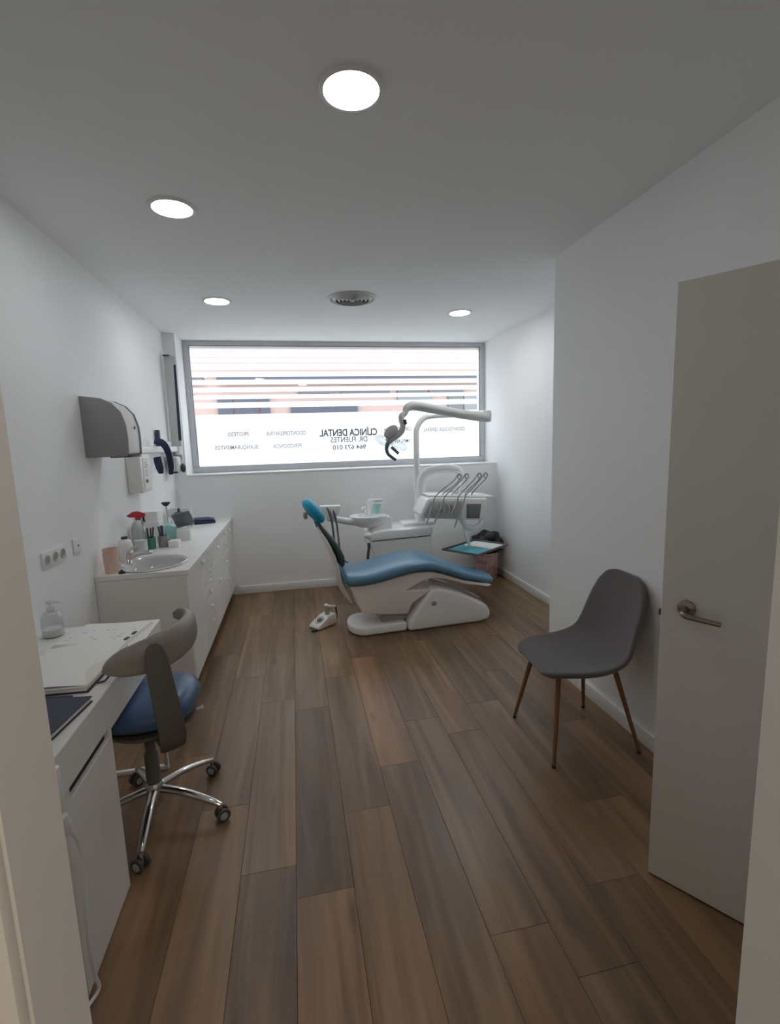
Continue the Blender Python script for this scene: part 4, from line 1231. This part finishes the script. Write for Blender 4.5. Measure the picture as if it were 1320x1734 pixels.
# bracket below the head and tray
MB().tube([(1.56, 4.42, 0.79), (1.60, 4.42, 0.715), (1.68, 4.42, 0.685), (1.755, 4.42, 0.72), (1.77, 4.43, 0.785)], [0.026, 0.028, 0.030, 0.026, 0.022], 12, smooth=4).build('under_bracket', 'unit_white', du)
MB().tube([(1.60, 4.43, 0.712), (1.610, 4.44, 0.62), (1.655, 4.46, 0.512)], [0.020, 0.017, 0.016], 12).build('tray_post', 'unit_white', du)
TR = Matrix.Translation((1.690, 4.385, 0.492)) @ Matrix.Rotation(math.radians(36.3), 4, 'Z')
tr = MB().box(-0.275, 0.275, -0.205, 0.205, 0.0, 0.006, 0.002, 1, mtx=TR)
for a in ((-0.275, 0.275, -0.205, -0.190), (-0.275, 0.275, 0.190, 0.205), (-0.275, -0.260, -0.19, 0.19), (0.260, 0.275, -0.19, 0.19)):
    tr.box(*a, 0.0062, 0.020, 0.002, 1, mtx=TR)
tr.build('instrument_tray', 'tray_grey', du)
t2 = thing('tray_liner', 'turquoise paper liner on the left half of the grey tray', 'tray liner', (TR @ Vector((-0.118, -0.005, 0.0066)))[:], math.radians(36.3))
MB().box(-0.122, 0.118, -0.165, 0.165, 0, 0.003, 0.001, 1).build('liner', 'teal_paper', t2, local=True)
t2 = thing('tray_liner', 'white paper liner on the right half of the grey tray', 'tray liner', (TR @ Vector((0.128, -0.005, 0.0066)))[:], math.radians(36.3))
MB().box(-0.112, 0.118, -0.165, 0.165, 0, 0.003, 0.001, 1).build('liner', 'paper', t2, local=True)
t2 = thing('white_bottle', 'small bright white bottle standing on top of the instrument head', 'bottle', (1.560, 4.555, 1.0205))
MB().lathe([(0.003, 0), (0.030, 0), (0.032, 0.004), (0.030, 0.06), (0.014, 0.085), (0.010, 0.105), (0.003, 0.107)], seg=20).build('bottle_body', 'white_plastic', t2, local=True)
# spittoon
MB().lathe([(0.003, -0.105), (0.08, -0.105), (0.125, -0.09), (0.165, -0.05), (0.182, -0.008), (0.182, 0.004), (0.172, 0.006), (0.158, -0.012), (0.12, -0.05), (0.05, -0.066), (0.003, -0.068)], c=(0.680, 4.62, 0.838), seg=36, sy=0.9, caps=False).build('spittoon_bowl', 'unit_white', du)
MB().prism([(0.66, 0.70), (0.90, 0.70), (0.90, 0.82), (0.875, 0.835), (0.82, 0.80), (0.74, 0.735)], 4.54, 4.74, 'y', 0.018, 3).build('spittoon_arm', 'unit_white', du)
MB().tube([(0.680, 4.76, 0.835), (0.680, 4.76, 0.885), (0.668, 4.74, 0.905), (0.635, 4.70, 0.902), (0.622, 4.69, 0.882)], 0.011, 10, smooth=4).build('bowl_spout', 'unit_white', du)
cp = MB().box(0.695, 0.755, 4.70, 4.765, 0.835, 0.975, 0.01, 2).box(0.70, 0.845, 4.705, 4.755, 0.955, 0.985, 0.008, 2).lathe([(0.003, 0), (0.014, 0), (0.012, 0.035), (0.003, 0.036)], c=(0.745, 4.73, 0.985), seg=14).build('cup_filler', 'unit_white', du)
t2 = thing('rinse_cup', 'aqua plastic rinse cup under the cup filler on the spittoon', 'cup', (0.782, 4.675, 0.846))
MB().lathe([(0.003, 0), (0.028, 0), (0.036, 0.092), (0.034, 0.092), (0.026, 0.004), (0.003, 0.004)], seg=24).build('cup_body', 'aqua', t2, local=True)
MB().box(0.725, 0.83, 4.64, 4.70, 0.836, 0.8455, 0.003).build('cup_shelf', 'unit_white', du)
# assistant arm, holder and suction tubes
MB().tube([(0.54, 4.60, 0.790), (0.44, 4.56, 0.812), (0.36, 4.50, 0.842), (0.27, 4.45, 0.865)], [0.036, 0.032, 0.030, 0.028], 14, smooth=4).build('assistant_arm', 'unit_white', du)
ah = MB().prism([(0.205, 0.985), (0.405, 0.980), (0.385, 0.915), (0.355, 0.870), (0.300, 0.842), (0.262, 0.842), (0.255, 0.89), (0.215, 0.95)], 4.42, 4.50, 'y', 0.012, 3).build('assistant_holder', 'unit_white', du)
MB().tube([(0.268, 4.395, 0.972), (0.290, 4.395, 0.930), (0.308, 4.395, 0.85), (0.318, 4.40, 0.74), (0.325, 4.41, 0.62), (0.345, 4.43, 0.48), (0.44, 4.48, 0.36), (0.62, 4.55, 0.33), (0.70, 4.58, 0.33)], [0.006, 0.013, 0.011, 0.010, 0.009, 0.009, 0.009, 0.009, 0.009], 10, smooth=5).build('suction_tube', 'tray_grey', ah)
MB().tube([(0.325, 4.395, 0.942), (0.340, 4.395, 0.890), (0.352, 4.395, 0.82), (0.362, 4.40, 0.70), (0.372, 4.42, 0.58), (0.40, 4.44, 0.47), (0.50, 4.50, 0.39), (0.66, 4.58, 0.37), (0.71, 4.60, 0.37)], [0.006, 0.012, 0.010, 0.008, 0.008, 0.008, 0.008, 0.008, 0.008], 10, smooth=5).build('suction_tube', 'tray_grey', ah)
MB().ball((0.645, 4.47, 0.675), (0.038, 0.04, 0.032), 14).build('drain_cap', 'unit_white', du)
MB().tube([(0.655, 4.47, 0.60), (0.648, 4.46, 0.53), (0.638, 4.46, 0.45), (0.66, 4.48, 0.36), (0.70, 4.52, 0.32)], 0.013, 10, smooth=4).build('drain_hose', 'dark_grey', du)

# ------------------------------------------------------------------ bin
t = thing('waste_bin', 'pink marbled waste bin with black bag in the corner by the tray', 'waste bin', (2.055, 4.985, 0))
MB().lathe([(0.003, 0), (0.105, 0), (0.110, 0.006), (0.124, 0.29), (0.127, 0.30), (0.122, 0.30), (0.106, 0.012), (0.003, 0.012)], seg=36).build('bin_body', 'marble_pink', t, local=True)
bg_ = MB()
tt = bmesh.new()
bmesh.ops.create_icosphere(tt, subdivisions=4, radius=1.0)
for v in tt.verts:
    n_ = v.co.normalized()
    k = 1 + 0.28 * noise.noise(n_ * 2.2 + Vector((3, 1, 0))) + 0.12 * noise.noise(n_ * 6)
    r_ = 0.165
    v.co = Vector((n_.x * r_ * k, n_.y * r_ * 0.95 * k, 0.385 + n_.z * (0.15 if n_.z > 0 else 0.10) * k))
    rad = math.hypot(v.co.x, v.co.y)
    if v.co.z < 0.305:
        lim = 0.118
        if rad > lim:
            v.co.x *= lim / rad
            v.co.y *= lim / rad
bg_._add(tt)
bg_.build('bin_bag', 'blackbag', t, local=True, angle=50)
